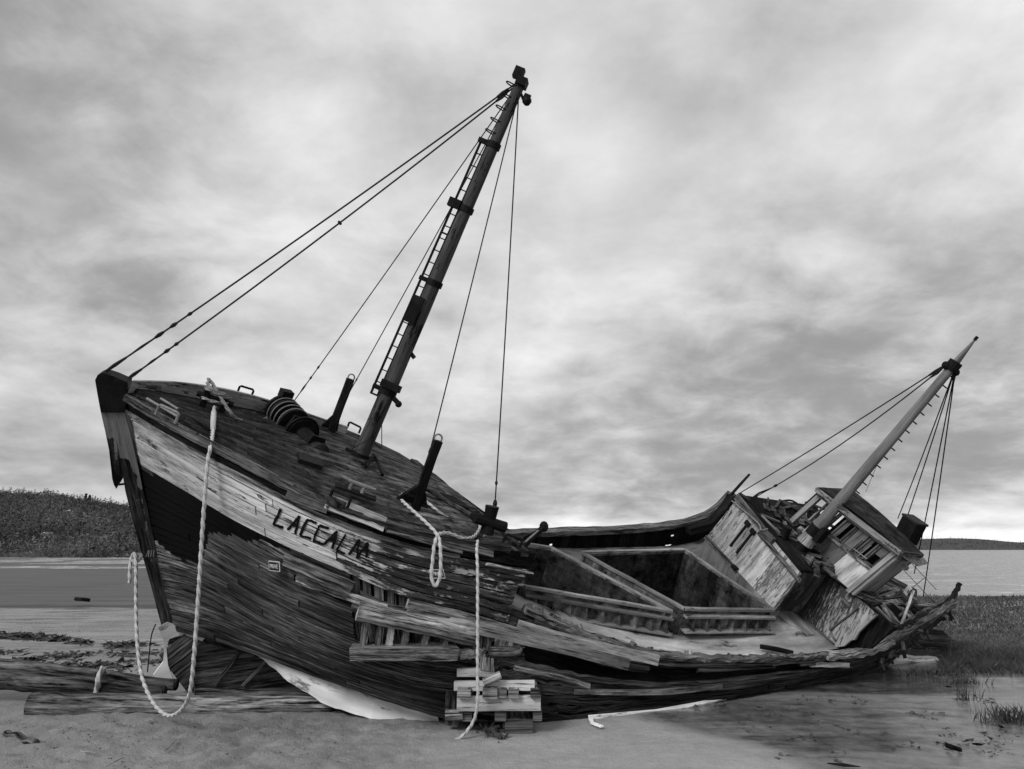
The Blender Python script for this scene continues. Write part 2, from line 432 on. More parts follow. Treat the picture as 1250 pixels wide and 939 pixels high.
# ---- near bow side
TAR = [(166, 568), (205, 586), (248, 612), (300, 643), (356, 668), (340, 672), (296, 657), (258, 650), (244, 690), (222, 686), (192, 664), (184, 650)]
GAP = [(432, 700), (470, 716), (560, 742), (640, 762), (640, 778), (600, 770), (500, 742), (432, 722)]
def skip_b(x, y, s_, i):
    if inpoly(x, y, GAP) : return True
    if 437 < x < 560 and lerp(750, 772, (x - 437) / 123) < y < 788: return True     # open frames between the two fender timbers
    if 600 < x < 640 and 772 < y < 790: return True
    return False
def col_hull(x, y, tn):
    tar = .9 if inpoly(x, y, TAR) else 0.0
    keel_shade = 1.0 - .35 * sstep(760, 860, y)  # shade under the hull put into the tone, darker towards the bottom
    tone_k = 1.0 + .35 * sstep(640, 560, x) * sstep(690, 640, y)  # paler tone on the upper planks towards the bow
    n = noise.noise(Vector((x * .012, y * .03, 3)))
    return (min(1, max(.05, tn * (1 + .8 * n) * tone_k * keel_shade)), 0, tar)
def col_band(x, y, tn):
    w = interp([(150, .30), (300, .32), (400, .36), (440, .44), (475, .62), (560, .60), (610, .58), (660, .56)], x)
    w += .10 * noise.noise(Vector((x * .02, y * .05, 7)))
    if 398 < x < 466 and y < 640 + (x - 398) * .34 and y > 600: w = .12
    tone = tn * interp([(150, .8), (250, 1), (440, 1.0), (480, .7), (660, .75)], x)
    return (min(1, tone), min(1, max(0, w)), 0)
mb = MB()
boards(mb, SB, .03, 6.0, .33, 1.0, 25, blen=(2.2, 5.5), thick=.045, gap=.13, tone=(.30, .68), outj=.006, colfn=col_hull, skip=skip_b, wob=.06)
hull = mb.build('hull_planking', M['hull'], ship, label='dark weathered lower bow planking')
mb = MB()
boards(mb, SB, .03, 6.0, .075, .33, 6, blen=(2.5, 5), thick=.045, gap=.065, tone=(.46, .56), outj=.005, colfn=col_band, ragged=.12, wob=.03)
band = mb.build('painted_planking', M['band'], ship, label='pale peeling topside planking carrying the name')
mb = MB()
boards(mb, SB, .02, 5.95, 0.0, .07, 1, blen=(1.5, 3), thick=.05, gap=.02, tone=(.25, .4), colfn=lambda x, y, t: (t, 0, .2))
mb.build('sheer_plank', M['dark'], ship)
# inner lining and frames
mb = MB()
def lining(S, s0, s1, v0, v1, off, ns=40, nv=10):
    pts = [[S(s, v) - S.n(s, v) * off for v in np.linspace(v0, v1, nv)] for s in np.linspace(s0, s1, ns)]
    mb.gridmesh(pts)
lining(SB, .3, 6, .02, 1, .26); lining(SA, 0, 8, .05, 1, .14)
mb.build('inner_hull', M['dark'], ship)
mb = MB()
boards(mb, SB, .05, 5.9, .05, 1.0, 14, blen=(2, 3), thick=.02, gap=.01, tone=(.2, .3), outj=0, skip=lambda x, y, s, i: skip_b(x, y, s, i) or skip_b(x, y - 6, s, i) or skip_b(x, y + 6, s, i), wob=0)
for k in range(0):
    pass
for s_ in np.arange(3.2, 5.95, .17):
    m2 = MB(); v0, v1 = .26, .66
    pts = [SB(s_ + random.uniform(-.01, .01), v) - SB.n(s_, v) * .115 for v in np.linspace(v0, v1, 6)]
    m2.strip(pts, .075, .09, SB.n(s_, .4), c=(random.uniform(.3, 1), 0, 0), jit=.006)
    m2.build('frame_rib', M['grey'] if random.random() < .35 else M['hull'], ship)
# rub rail and covering board along the near edge of the foredeck
mb = MB()
pts = [SB(s_, .0) + SB.n(s_, 0) * .02 for s_ in np.linspace(.1, 5.3, 60)]
mb.strip(pts, .05, .06, uB, jit=.004, c=(.4, 0, 0))
pts = [SB(s_, .075) + SB.n(s_, .075) * .015 for s_ in np.linspace(.1, 4.6, 60)]
mb.strip(pts, .03, .035, uB, jit=.003, c=(.8, 0, 0))
mb.build('rub_rail', M['hull'], ship)
mb = MB()
for a0, a1 in ((.05, 1.3), (1.32, 2.6), (2.62, 3.4)):
    pts = [SB(s_, .0) + uB * .035 + SB.n(s_, 0) * .012 for s_ in np.linspace(a0, a1, 30)]
    mb.strip(pts, .035, .018, uB, c=(.45, 0, 0), jit=.002)
mb.build('rail_edge', M['grey'], ship)
# loose slabs along the top of the bow side
def hb(name, mat, x0, y0, x1, y1, w, th=.03, off=.03, c=(.5, 0, 0), S=SB, parent=ship, n=10, label=None, jit=.004):
    pts = [S.at(lerp(x0, x1, t), lerp(y0, y1, t), off) for t in np.linspace(0, 1, n)]
    a, v = S.inv((x0 + x1) / 2, (y0 + y1) / 2); m = MB(); m.strip(pts, w, th, S.n(a, v), c=c, jit=jit)
    return m.build(name, mat, parent, label=label)
hb('side_board', M['band'], 399, 613, 468, 641, .13, off=.022, c=(.62, .12, 0), label='pale board at the top of the bow side')
hb('side_board', M['hull'], 352, 605, 400, 624, .07, off=.03, c=(.5, 0, 0))
hb('side_board', M['hull'], 470, 645, 600, 676, .08, off=.02, c=(.5, 0, 0))
hb('side_board', M['grey'], 470, 650, 560, 676, .025, off=.05, c=(.7, 0, 0))
hb('side_board', M['pale'], 590, 690, 646, 700, .02, off=.05, c=(.6, 0, 0))
hb('side_board', M['hull'], 352, 680, 430, 716, .10, off=.045, c=(.75, 0, 0))
hb('side_board', M['hull'], 368, 700, 425, 726, .06, off=.05, c=(.55, 0, 0))
hb('side_board', M['grey'], 366, 706, 470, 742, .06, off=.035, c=(.8, 0, 0))
hb('side_board', M['hull'], 320, 660, 372, 688, .05, off=.035, c=(.55, 0, 0))
hb('side_board', M['grey'], 430, 735, 520, 752, .09, off=.02, c=(.45, 0, 0))
# name lettering
mb = MB()
def stroke(pl, w=.0155, fade=1):
    for (x0, y0), (x1, y1) in zip(pl[:-1], pl[1:]):
        n = 7; pts = [SB.at(lerp(x0, x1, t), lerp(y0, y1, t), .010) for t in np.linspace(0, 1, n)]
        a, v = SB.inv(x0, y0); mb.strip(pts, w * random.uniform(.95, 1.35), .012, SB.n(a, v), jit=.004)
LET = [[(343.8, 621.6), (334.4, 640), (346, 644)],
       [(351.7, 646.8), (366, 630.2), (361, 651.8)], [(357, 640.5), (364, 642.5)],
       [(386.5, 639), (375.4, 634.6), (366.8, 653.3), (380, 657.5)],
       [(401.4, 645.6), (389.8, 641.8), (382.6, 660), (396, 665)],
       [(396.3, 664.5), (411.4, 649), (405.7, 670)], [(402, 658.5), (409, 661)],
       [(421.5, 652.6), (410.7, 672.3), (421, 676)],
       [(425.8, 677.5), (438, 659), (435.2, 682), (448.2, 663), (446.7, 681)]]
for l in LET: stroke(l)
mb.build('name_lettering', M['letter'], band)
# tin notices
def text_mesh(body, size):
    cu = bpy.data.curves.new('txt', 'FONT'); cu.body = body; cu.size = size; cu.align_x = 'CENTER'; cu.align_y = 'CENTER'; cu.extrude = .0015
    ob = bpy.data.objects.new('txt', cu); me = bpy.data.meshes.new_from_object(ob)
    vs = [np.array(v.co) for v in me.vertices]; fs = [list(p.vertices) for p in me.polygons]
    bpy.data.objects.remove(ob); bpy.data.meshes.remove(me); return vs, fs
def notice(x, y, ang, label):
    c = SB.at(x, y, .06); a, v = SB.inv(x, y); n = SB.n(a, v); n = nrm(n + V(0, 0, .25))
    X = nrm(np.cross(V(0, 0, 1), n)); X = X if X[0] > 0 else -X; Y_ = np.cross(n, X)
    X, Y_ = X * math.cos(ang) + Y_ * math.sin(ang), -X * math.sin(ang) + Y_ * math.cos(ang)
    w, h = .074, .043
    m = MB(); m.box(c, X * w, Y_ * h, n * .003); pl = m.build('notice_plate', M['signwhite'], ship, label=label)
    m = MB(); m.box(c + n * .0045, X * w * .90, Y_ * h * .84, n * .0015); m.build('notice_panel', M['signblack'], pl)
    vs, fs = text_mesh('PRIV\u00c9', .046); m = MB(); m.add([c + X * p[0] * .98 + Y_ * (p[1] - .002) * 1.05 + n * (.0075 + p[2]) for p in vs], fs)
    m.build('notice_text', M['signwhite'], pl)
notice(341.5, 687.5, -.06, 'small black notice nailed below the name'); notice(529.5, 702.5, -.02, 'small black notice behind the hanging rope loop')
# ---- stem
def poly(pts, off=.10): return [onCL(x, y, off) for x, y in pts]
def stemslab(name, mat, pts, off, th, colr, label=None):
    m = MB(); pp = poly(pts, off); m.slab(pp, aB * th, lB * 0 + (pp[len(pp) // 2] - pp[0]), cols=[colr(x, y) for x, y in pts]); return m.build(name, mat, ship, label=label)
stem = stemslab('stem_post', M['stem'], [(136, 503), (152, 503), (160, 535), (166, 560), (167.5, 564), (178, 612), (188, 660), (216, 770), (197, 764), (184, 714), (172, 672), (160, 628), (153, 600), (147, 562), (146, 556), (141, 530)], .11, .22,
         lambda x, y: (.5, .1 if y < 561 else .95, 0), 'stem post, grey above and dark below')
stemslab('false_stem', M['stem'], [(123, 503), (136.3, 504), (141, 530), (146, 556), (146, 575), (147, 589), (144, 592), (142, 597), (139, 592), (137, 585), (133, 549), (128, 525)], .10, .2,
         lambda x, y: (.55 if y < 548 else .1, .05 if y < 548 else .95, 0 if y < 548 else .6), 'split outer facing of the stem')
stemslab('bow_cap', M['iron'], [(116, 464), (119, 458), (125, 455), (140, 460), (156, 467), (156, 480), (152, 504), (123, 503.5), (119, 482)], .13, .27, lambda x, y: (.3, 0, 0))
mb = MB()
for k in range(4):
    x = 178 + k * 3
    p = [onCL(x + (3 if k == 0 else 1), 672, .114), onCL(x, 680, .114)]; mb.bar(p[0], p[1], .008, .004, aB)
mb.build('draft_mark', M['trim'], stem)
mb = MB(); mb.slab(poly([(145, 591), (153, 590), (153, 592), (145, 593)], .02), aB * .02); mb.build('stem_bolt', M['iron'], ship)
# forefoot below the stem
ff = [(199, 770), (212, 776), (240, 783), (300, 797), (345, 814), (392, 848), (405, 862), (300, 866), (236, 862), (224, 836), (216, 800)]
mb = MB(); mb.slab(poly(ff, .09), aB * .2, V(1, 0, 0), c=(.55, 0, 0)); fore = mb.build('forefoot', M['hull'], ship)
mb = MB()
for a, b in (((293, 796), (262, 836)), ((327, 806), (296, 838)), ((221, 800), (240, 850))):
    mb.bar(onCL(*a, .10), onCL(*b, .10), .04, .025, aB, c=(.5, 0, 0))
mb.build('strap', M['grey'], fore)
mb = MB(); mb.slab(poly([(194, 800), (224, 776), (246, 782), (236, 800), (236, 850), (226, 842)], .12), aB * .05, c=(.5, 0, 0)); mb.build('torn_sheet', M['hull'], fore)
mb = MB()
mb.slab(poly([(193, 766), (204, 760), (228, 768), (251, 778), (247, 783), (225, 775), (207, 780), (203, 790), (205, 812), (213, 834), (190, 828), (187, 824), (199, 808), (201, 785)], .125), aB * .02, c=(.5, 0, 0))
mb.build('bottom_sheathing', M['sheath'], ship, label='torn white sheathing at the foot of the stem')
# white sheathing under the bow
top = [(303, 795), (345, 811), (400, 832), (460, 851), (534, 878.5)]; bot = [(318, 803), (352, 832), (400, 862), (452, 877), (536, 881)]
Ys = [8.62, 8.34, 8.02, 7.86, 7.76]
mb = MB(); g = []
for i in range(25):
    t = i / 24 * 4; k = min(3, int(t)); f = t - k
    a = P(lerp(top[k][0], top[k + 1][0], f), lerp(top[k][1], top[k + 1][1], f) - 4, lerp(Ys[k], Ys[k + 1], f))
    b = P(lerp(bot[k][0], bot[k + 1][0], f) + random.uniform(-1, 1), lerp(bot[k][1], bot[k + 1][1], f) + random.uniform(-.8, .8), lerp(Ys[k], Ys[k + 1], f) + .03)
    g.append([a + V(0, .06, .02), a, lerp(a, b, .5), b, b + V(0, .06, 0)])
mb.gridmesh(g); mb.build('bottom_sheathing', M['sheath'], ship, label='white sheathing showing under the bow planks')
mb = MB(); g = []
for i in range(40):
    t = i / 39; x = lerp(718, 905, t); yt = interp([(718, 873), (800, 866), (850, 857), (905, 846)], x) ; yb = yt + interp([(718, 9), (740, 8), (850, 7), (905, 2)], x) + random.uniform(-1.5, 1.5)
    Y = interp([(718, 7.86), (800, 8.24), (850, 8.5), (905, 8.95)], x)
    a = P(x, yt, Y); b = P(x, yb, Y - .03); g.append([a, lerp(a, b, .5) + V(0, -.02 - .01 * random.random(), 0), b, b + V(0, .08, .0)])
mb.gridmesh(g)
mb.slab([G(x, y, .015) for x, y in ((718, 878), (723, 877), (725, 883), (737, 887.5), (733, 888.5), (721, 884))], V(0, 0, .012))
mb.build('bottom_sheathing', M['sheath'], ship, label='ragged white sheathing along the stern turn of bilge')
# ---- foredeck
nearpx = [(152, 481), (216, 520), (284, 555), (351, 592), (445, 633), (550, 655), (640, 667)]
farpx = [(158, 473), (200, 478), (255, 488), (320, 501), (395, 517), (452, 538), (505, 564)]
Ns = [SB(s_, 0) for s_ in (.05, 1, 1.8, 2.5, 3.45, 4.5, 5.7)]; Fs = [on(*p, AB, uB) for p in farpx]
SD = Surf([[a, (a * .5 + b * .5) + uB * .05, b] for a, b in zip(Ns, Fs)], [0, .5, 1], uB)
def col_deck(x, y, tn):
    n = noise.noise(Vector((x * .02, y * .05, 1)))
    tone_k = interp([(150, .28), (330, .42), (390, .8), (430, 1.15), (560, 1.35), (650, 1.2)], x)  # deck tone along the ship: dark at the bow, paler towards the break
    return (min(1, tn * tone_k * (1 + .5 * n)), 0, .25 if x < 330 else 0)
class SurfT:
    """the foredeck seen with strakes along the ship"""
    def __init__(s, S): s.S = S; s.out = S.out
    def __call__(s, a, v): return s.S(min(max(a, 0), 6), min(max(v, 0), 1))
    def n(s, a, v): return s.S.n(min(max(a, 0), 6), min(max(v, .01), .99))
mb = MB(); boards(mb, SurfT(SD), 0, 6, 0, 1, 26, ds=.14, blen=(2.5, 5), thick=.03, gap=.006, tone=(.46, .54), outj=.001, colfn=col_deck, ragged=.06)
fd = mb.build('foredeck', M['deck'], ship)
mb = MB(); mb.gridmesh([[SD(s_, v) - uB * .06 for v in np.linspace(0, 1, 8)] for s_ in np.linspace(0, 5.97, 20)]); mb.build('deck_beam', M['dark'], ship)
# far bulwark of the bow
toppx = [(157, 464), (210, 466), (254, 471), (289, 478), (325, 488), (389, 510), (420, 520)]
mb = MB(); g = []
for (tx, ty), b in zip(toppx, [on(*p, AB, uB) for p in ((158, 474), (208, 480), (252, 489), (287, 496), (323, 504), (387, 519), (422, 530))]):
    t_ = near(tx, ty, b, uB); g.append([b - uB * .05, t_, t_ + aB * .07, b + aB * .07 - uB * .05])
gg = list(zip(*[resample(spline([r[k] for r in g]), .12)[:34] for k in range(4)]))
mb.gridmesh(gg, cols=[(.42 if k == 0 or k == 1 else .3, .35, 0) for _ in gg for k in range(4)])
mb.build('bow_bulwark', M['trim'], ship, label='grey bulwark on the far side of the bow')
# foredeck edge at the break and the dark bulkhead below it
mb = MB(); a, b = SD(5.98, 0), SD(5.98, 1)
mb.bar(a - aB * .05, b, .10, .07, uB, c=(.5, 0, 0), jit=.008, seg=14); mb.build('break_beam', M['deck'], ship)
mb = MB()
for k in range(16):
    p = lerp(a, b, (k + .5) / 16); mb.bar(p - lB * .0 - uB * .03, p - uB * 1.15 + lB * .0, .19, .03, lB, c=(random.uniform(.3, .7), 0, 0))
mb.build('bulkhead', M['dark'], ship)
mb = MB()
for (x0, y0), (x1, y1), w in (((530, 592), (600, 642), .05), ((520, 597), (588, 636), .06)):
    mb.bar(on(x0, y0, AB + uB * .03, uB), on(x1, y1, AB + uB * .03, uB), w, .03, uB, c=(.6, 0, 0), jit=.004)
mb.build('deck_edge_plank', M['deck'], ship)
mb = MB(); mb.slab([on(x, y, AB + uB * .045, uB) for x, y in ((537, 602), (552, 606), (566, 614), (574, 622), (562, 618), (548, 611))], uB * .008); mb.build('rot_hole', M['dark'], ship)
# ---- fittings on the foredeck
def deckp(x, y, h=0.0): return on(x, y, AB + uB * .03, uB) + uB * h
# mooring bitt at the bow
b0 = deckp(258, 500); mb = MB()
mb.bar(b0 - lB * .10 - aB * .0, b0 - lB * .10 + uB * .20, .07, .07, lB); mb.bar(b0 + lB * .10, b0 + lB * .10 + uB * .18, .07, .07, lB)
mb.tube([b0 - lB * .19 + uB * .12, b0 + lB * .19 + uB * .12], .032, 10); mb.build('mooring_bitt', M['iron'], ship)
def hoop(pts, r=.014, mat='iron', name='fairlead'):
    m = MB(); m.tube(resample(spline(pts, 4), .03), r, 7); return m.build(name, M[mat], ship)
def fair(x0, y0, x1, y1, h, mat='iron'):
    a, b = deckp(x0, y0), deckp(x1, y1); m = MB(); u = uB * h
    m.tube([a, a + u * .9, lerp(a, b, .08) + u, lerp(a, b, .92) + u, b + u * .9, b], .014, 7); m.build('fairlead', M[mat], ship)
fair(190, 506, 214, 517, .10, 'galv'); fair(288, 484, 305, 489, .14); fair(402, 609, 424, 620, .09, 'grey' if False else 'iron'); fair(424, 522, 438, 529, .08); fair(614, 662, 634, 669, .09)
for (x0, y0), (x1, y1) in (((195, 490), (216, 503)), ((178, 490), (215, 512))):
    m = MB(); m.tube([deckp(x0, y0, .03), deckp(x1, y1, .03)], .012, 7, c=(.9, 0, 0)); m.build('grab_rail', M['galv'], ship)
# winch
wN, wF = P(386, 549, 8.4), P(340, 498, 9.1); wc = lerp(wN, wF, .54); wa = nrm(wF - wN); wl = nrm(lB - wa * np.dot(lB, wa)); wu = np.cross(wa, wl); wu = wu if np.dot(wu, uB) > 0 else -wu; wk = np.linalg.norm(wF - wN) / 1.2
mb = MB(); base = wc - wu * .26
mb.box(base - wu * .06, wl * .24, wa * .6, wu * .05)
for q in (-.56, -.05, .50):
    mb.slab([wc + wa * q + wl * .2 - wu * .26, wc + wa * q - wl * .2 - wu * .26, wc + wa * q - wl * .09 + wu * .12, wc + wa * q + wl * .07 + wu * .14], wa * .035)
winch = mb.build('winch', M['iron'], ship)
mb = MB()
for k in range(7):
    q = .02 + k * .068; mb.tube([wc + wa * (q + .0), wc + wa * (q + .04)], .19 if k % 2 == 0 else .14, 20)
mb.tube([wc - wa * .5, wc + wa * .5], .1, 16); mb.build('winch_drum', M['iron'], winch)
mb = MB()
gc = wc - wa * .20
for k in range(30):
    a = 2 * math.pi * k / 30; r = .205; d = wl * math.cos(a) + wu * math.sin(a); mb.bar(gc + d * .17, gc + d * r, .06, .024, wa)
mb.tube([gc - wa * .03, gc + wa * .03], .18, 30); mb.build('gear_wheel', M['iron'], winch)
mb = MB()
hs = [(-.30, .045), (-.40, .06), (-.46, .105), (-.48, .09), (-.58, .08), (-.66, .10), (-.68, .115), (-.70, .11)]
mb.tube([wc + wa * q for q, r in hs], [r for q, r in hs], 18); mb.build('warping_head', M['wire'], winch, smooth=True)
mb = MB(); mb.box(wc + wa * .47 + wu * .2, wl * .07, wa * .06, wu * .05); mb.build('winch_cover', M['iron'], winch); mb = MB(); mb.bar(wc + wa * .40 - wl * .18 - wu * .2, wc + wa * .05 - wl * .26 - wu * .02, .03, .02, wu); mb.build('brake_lever', M['iron'], winch)
# coil seen as pale rim rings
mb = MB()
for k in range(4):
    q = .06 + .136 * k * .75; ring = [wc + wa * q + (wl * math.cos(t) + wu * math.sin(t)) * .193 for t in np.linspace(0, 2 * math.pi, 28)]; mb.tube(ring, .008, 5, cap=False)
mb.build('drum_rim', M['galv'], winch)
# samson posts
def spost(x0, y0, x1, y1, Y0, w, brk, name='samson_post'):
    a = deckp(x0, y0) if Y0 is None else P(x0, y0, Y0); b = near(x1, y1, a, uB * 1.0 + lB * 0.05)
    b = P(x1, y1, b[1]); up = nrm(b - a); m = MB(); m.bar(a - up * .05, b, w, w, lB, c=(.5, 0, 0), jit=.006)
    h = np.linalg.norm(b - a)
    m.slab([a + lB * brk - aB * .03, a - lB * .02 - aB * .03, a + up * h * .42 - aB * .03, a + up * h * .34 + lB * .02 - aB * .03], aB * .06)
    m.slab([a - lB * brk * .5 - aB * .03, a + lB * .02 - aB * .03, a + up * h * .3 - aB * .03, a + up * h * .2 - lB * .05 - aB * .03], aB * .06)
    o = m.build(name, M['dark'], ship)
    m = MB(); ring = [b + up * .025 + (lB * math.cos(t) + up * math.sin(t)) * .04 for t in np.linspace(0, 2 * math.pi, 14)]; m.tube(ring, .009, 6, cap=False); m.build('lifting_eye', M['galv'], o); return b
sp1 = spost(405, 524, 428, 463, None, .095, .14); sp2 = spost(509, 616, 534, 538, None, .085, .22)
# bollard at the break with turns of rope, and the little davit
b1 = deckp(594, 652); b1t = P(601, 618, b1[1] - .05); mb = MB(); mb.tube([b1, lerp(b1, b1t, .5), lerp(b1, b1t, .8), b1t], [.07, .06, .065, .07], 12)
mb.tube([b1 + uB * .12 - lB * .16, b1 + uB * .12 + lB * .18], .055, 10); mb.ball(P(581, 630, b1[1]), .06); mb.build('bollard', M['iron'], ship, smooth=False)
mb = MB(); d0 = P(638, 668, 8.2); d1 = P(664, 643, 8.4); mb.bar(d0, d1, .05, .05, uB, jit=.004); mb.ball(d1, (.05, .05, .06)); mb.bar(P(664, 644, 8.4), P(640, 656, 9.2), .02, .02, uB); mb.build('rope_guide', M['iron'], ship)
mb = MB(); mb.bar(P(641, 662, 8.18), P(657, 648, 8.33), .018, .018, uB, c=(.9, 0, 0)); mb.build('guide_bar', M['galv'], ship)
# cleat, pad and hooks
k0 = deckp(434, 601); m = MB(); dd = nrm(deckp(452, 603) - deckp(420, 592))
m.tube([k0 - dd * .17 + uB * .10, k0 - dd * .08 + uB * .085, k0 + dd * .08 + uB * .08, k0 + dd * .17 + uB * .085], [.012, .02, .02, .012], 8)
for q in (-.06, .06): m.tube([k0 + dd * q, k0 + dd * q + uB * .08], .02, 7)
cl = m.build('cleat', M['galv'], ship); m = MB(); m.box(k0, dd * .2, np.cross(dd, uB) * .06, uB * .012); m.build('cleat_pad', M['dark'], cl)
m = MB(); m.tube([deckp(446, 572, .02), deckp(452, 566, .10), deckp(458, 570, .07), deckp(466, 582, .02)], .02, 7); m.tube([deckp(441, 570, .03), deckp(455, 566, .05)], .02, 7); m.build('pad_eye', M['iron'], ship)
m = MB(); m.bar(deckp(392, 604), deckp(420, 618), .08, .05, uB, jit=.01, c=(.6, 0, 0)); m.build('deck_chock', M['deck'], ship)
m = MB(); m.box(deckp(378, 563, .0), lB * .12, aB * .14, uB * .025); m.build('winch_foot', M['iron'], ship)
# ---- foremast
mb0 = deckp(440, 556); mt = near(641, 88, mb0, nrm(uB - lB * .06)); mt = P(641, 88, mt[1]); mdir = nrm(mt - mb0); Lm = np.linalg.norm(mt - mb0)
side = nrm(np.cross(mdir, V(0, 1, 0))); side = side if side[0] > 0 else -side; fwd = nrm(np.cross(side, mdir)); fwd = fwd if fwd[1] < 0 else -fwd
def mp(t, sx=0.0, fx=0.0): return mb0 + mdir * (Lm * t) + side * sx + fwd * fx
ts = np.linspace(-.02, .985, 40)
mb = MB(); mb.tube([mp(t) for t in ts], [(1 + .05 * noise.noise(Vector((t * 9, 1, 1)))) * lerp(.094, .060, max(0, t)) for t in ts], 18, c=(.45, .35, 0)); fm = mb.build('foremast', M['mast'], ship, smooth=True)
def mt_at(y):                                          # parameter on the mast for an image row
    lo, hi = 0, 1
    for _ in range(40):
        c = (lo + hi) / 2
        if pix(mp(c))[1] > y: lo = c
        else: hi = c
    return lo
mb = MB()
mb.box(mp(.99, -.055, .02), side * .055, fwd * .05, mdir * .06); mb.box(mp(.972, .02, .02), side * .06, fwd * .08, mdir * .045)
mb.tube([mp(.945, .10, 0), mp(.945, .17, .0)], .045, 10); mb.ball(mp(.938, .15, 0), .055); mb.bar(mp(.96, 0, 0), mp(.935, .12, 0), .03, .03, fwd); mb.build('masthead', M['iron'], fm)
for y in (560, 478, 346, 256, 178):
    t = mt_at(y); mb = MB(); mb.tube([mp(t - .007), mp(t + .007)], lerp(.094, .060, t) + .018, 16)
    mb.box(mp(t, -.12, .02), side * .06, fwd * .03, mdir * .025)
    if y == 478: mb.box(mp(mt_at(470), .03, .10), side * .12, fwd * .03, mdir * .04)
    mb.build('mast_band', M['iron'], fm)
mb = MB(); t = mt_at(482); mb.tube([mp(t, .1, .04), mp(t - .006, .17, .04)], .03, 9); mb.ball(mp(t - .008, .18, .04), .04); mb.build('mast_lamp', M['iron'], fm); mb = MB(); t = mt_at(428); mb.tube([mp(t, .06, 0), mp(t - .008, .13, 0)], .025, 8); mb.build('mast_block', M['iron'], fm)
t0, t1 = mt_at(487), mt_at(178)
mb = MB()
def ladx(t): return -(lerp(.094, .060, t) + .085), -(lerp(.094, .060, t) + .005)
for k in (0, 1): mb.bar(mp(t0, ladx(t0)[k]), mp(t1, ladx(t1)[k]), .024 if k == 0 else .018, .03, fwd)
for t in np.linspace(t0, t1, 22): mb.tube([mp(t, ladx(t)[0]), mp(t, ladx(t)[1])], .007, 6)
for t in (t0, mt_at(385), mt_at(290), t1): mb.bar(mp(t, ladx(t)[0] - .01), mp(t, 0), .02, .02, fwd)
mb.box(mp(mt_at(255), -.14, .04), side * .07, fwd * .04, mdir * .05); mb.box(mp(mt_at(382), -.07, .06), side * .06, fwd * .05, mdir * .16); mb.build('mast_ladder', M['iron'], fm)
for y in (166, 152, 137, 122, 108):
    t = mt_at(y); m = MB(); r = lerp(.094, .060, t); m.tube(resample(spline([mp(t, -r * .3, r), mp(t + .003, -r - .07, .05), mp(t + .002, -r - .08, 0), mp(t, -r * .8, -.03)], 5), .03), .008, 5); m.build('step_iron', M['iron'], fm)
mb = MB(); mb.tube(resample(spline([mp(.09, -.05, .13), mp(.1, .02, .14), mp(.06, .06, .13), mp(.03, -.02, .14), mp(.01, -.1, .1)]), .04), .006, 5); mb.build('hanging_wire', M['wire'], fm)
# ---- standing rigging of the foremast
def stay(a, b, r=.0085, sag=0.0, ties=(), mat='wire', par=None):
    n = 14; pts = [lerp(a, b, t) - V(0, 0, 4 * sag * t * (1 - t)) for t in np.linspace(0, 1, n)]
    m = MB(); m.tube(pts, r, 6)
    for t0, t1, rr in ties:
        m.tube([lerp(a, b, t0) - V(0, 0, 4 * sag * t0 * (1 - t0)), lerp(a, b, (t0 + t1) / 2) - V(0, 0, 4 * sag * t0 * (1 - t0)), lerp(a, b, t1) - V(0, 0, 4 * sag * t1 * (1 - t1))], [rr * .6, rr, rr * .6], 6)
    return m.build('stay', M[mat], par or ship)
hd = mp(.955)
TB = ((.0, .05, .02), (.06, .11, .014), (.115, .135, .022), (.15, .165, .022), (.19, .2, .02), (.955, .985, .022))
stay(onCL(127, 455), mp(.962, -.06), .0095, .03, TB)
stay(P(153, 465, 8.0), mp(.953, -.06), .0095, .05, ((.0, .04, .02), (.05, .08, .014), (.095, .108, .022), (.12, .13, .02), (.535, .541, .03), (.955, .985, .022)))
stay(deckp(358, 491, 0.0), mp(.935, -.05), .007, .02, ((.04, .07, .014), (.09, .1, .016), (.13, .14, .016)))
stay(P(421, 489, 10.2), mp(.905, -.05), .007, .02, ((.0, .03, .014), (.08, .09, .014)))
stay(P(515, 590, 8.2), mp(.92, .05), .0075, .02, ((.0, .06, .016), (.07, .09, .018)))
stay(P(604, 620, 8.65), mp(.93, .06), .0085, .10, ((.0, .02, .03), (.06, .07, .02)))
stay(P(497, 617, 7.8), P(468, 640, 7.5), .012, mat='grey')
m = MB(); m.tube([P(517, 588, 8.25), P(500, 615, 7.95), P(497, 632, 7.6)], .012, 6); m.build('turnbuckle', M['wire'], ship)
stay(P(466, 515, 9.6), P(466, 546, 9.6), .006)
# ---- fender timbers and planks across the gap
def hbar(name, x0, y0, x1, y1, w, th, off, mat, c=(.5, 0, 0), jit=.008, S=SB, round_=False, label=None):
    m = MB(); pts = [S.at(lerp(x0, x1, t), lerp(y0, y1, t), off) for t in np.linspace(0, 1, 9)]
    if round_: m.tube(resample(pts, .05), w / 2, 10, c=c, jit=.07)
    else: a, v = S.inv((x0 + x1) / 2, (y0 + y1) / 2); m.strip(pts, w, th, S.n(a, v), c=c, jit=jit)
    return m.build(name, mat, ship, smooth=round_, label=label)
hbar('fender_timber', 437, 743, 573, 777, .165, .15, .06, M['grey'], c=(.95, 0, 0), round_=True)
hbar('fender_timber', 432, 790, 552, 794, .115, .12, .06, M['grey'], c=(.8, 0, 0), jit=.006)
hbar('fender_timber', 556, 797, 585, 796, .085, .1, .05, M['grey'], c=(.85, 0, 0), jit=.01)
hbar('fender_timber', 590, 795, 643, 796, .095, .12, .05, M['grey'], c=(1, 0, 0), round_=True)
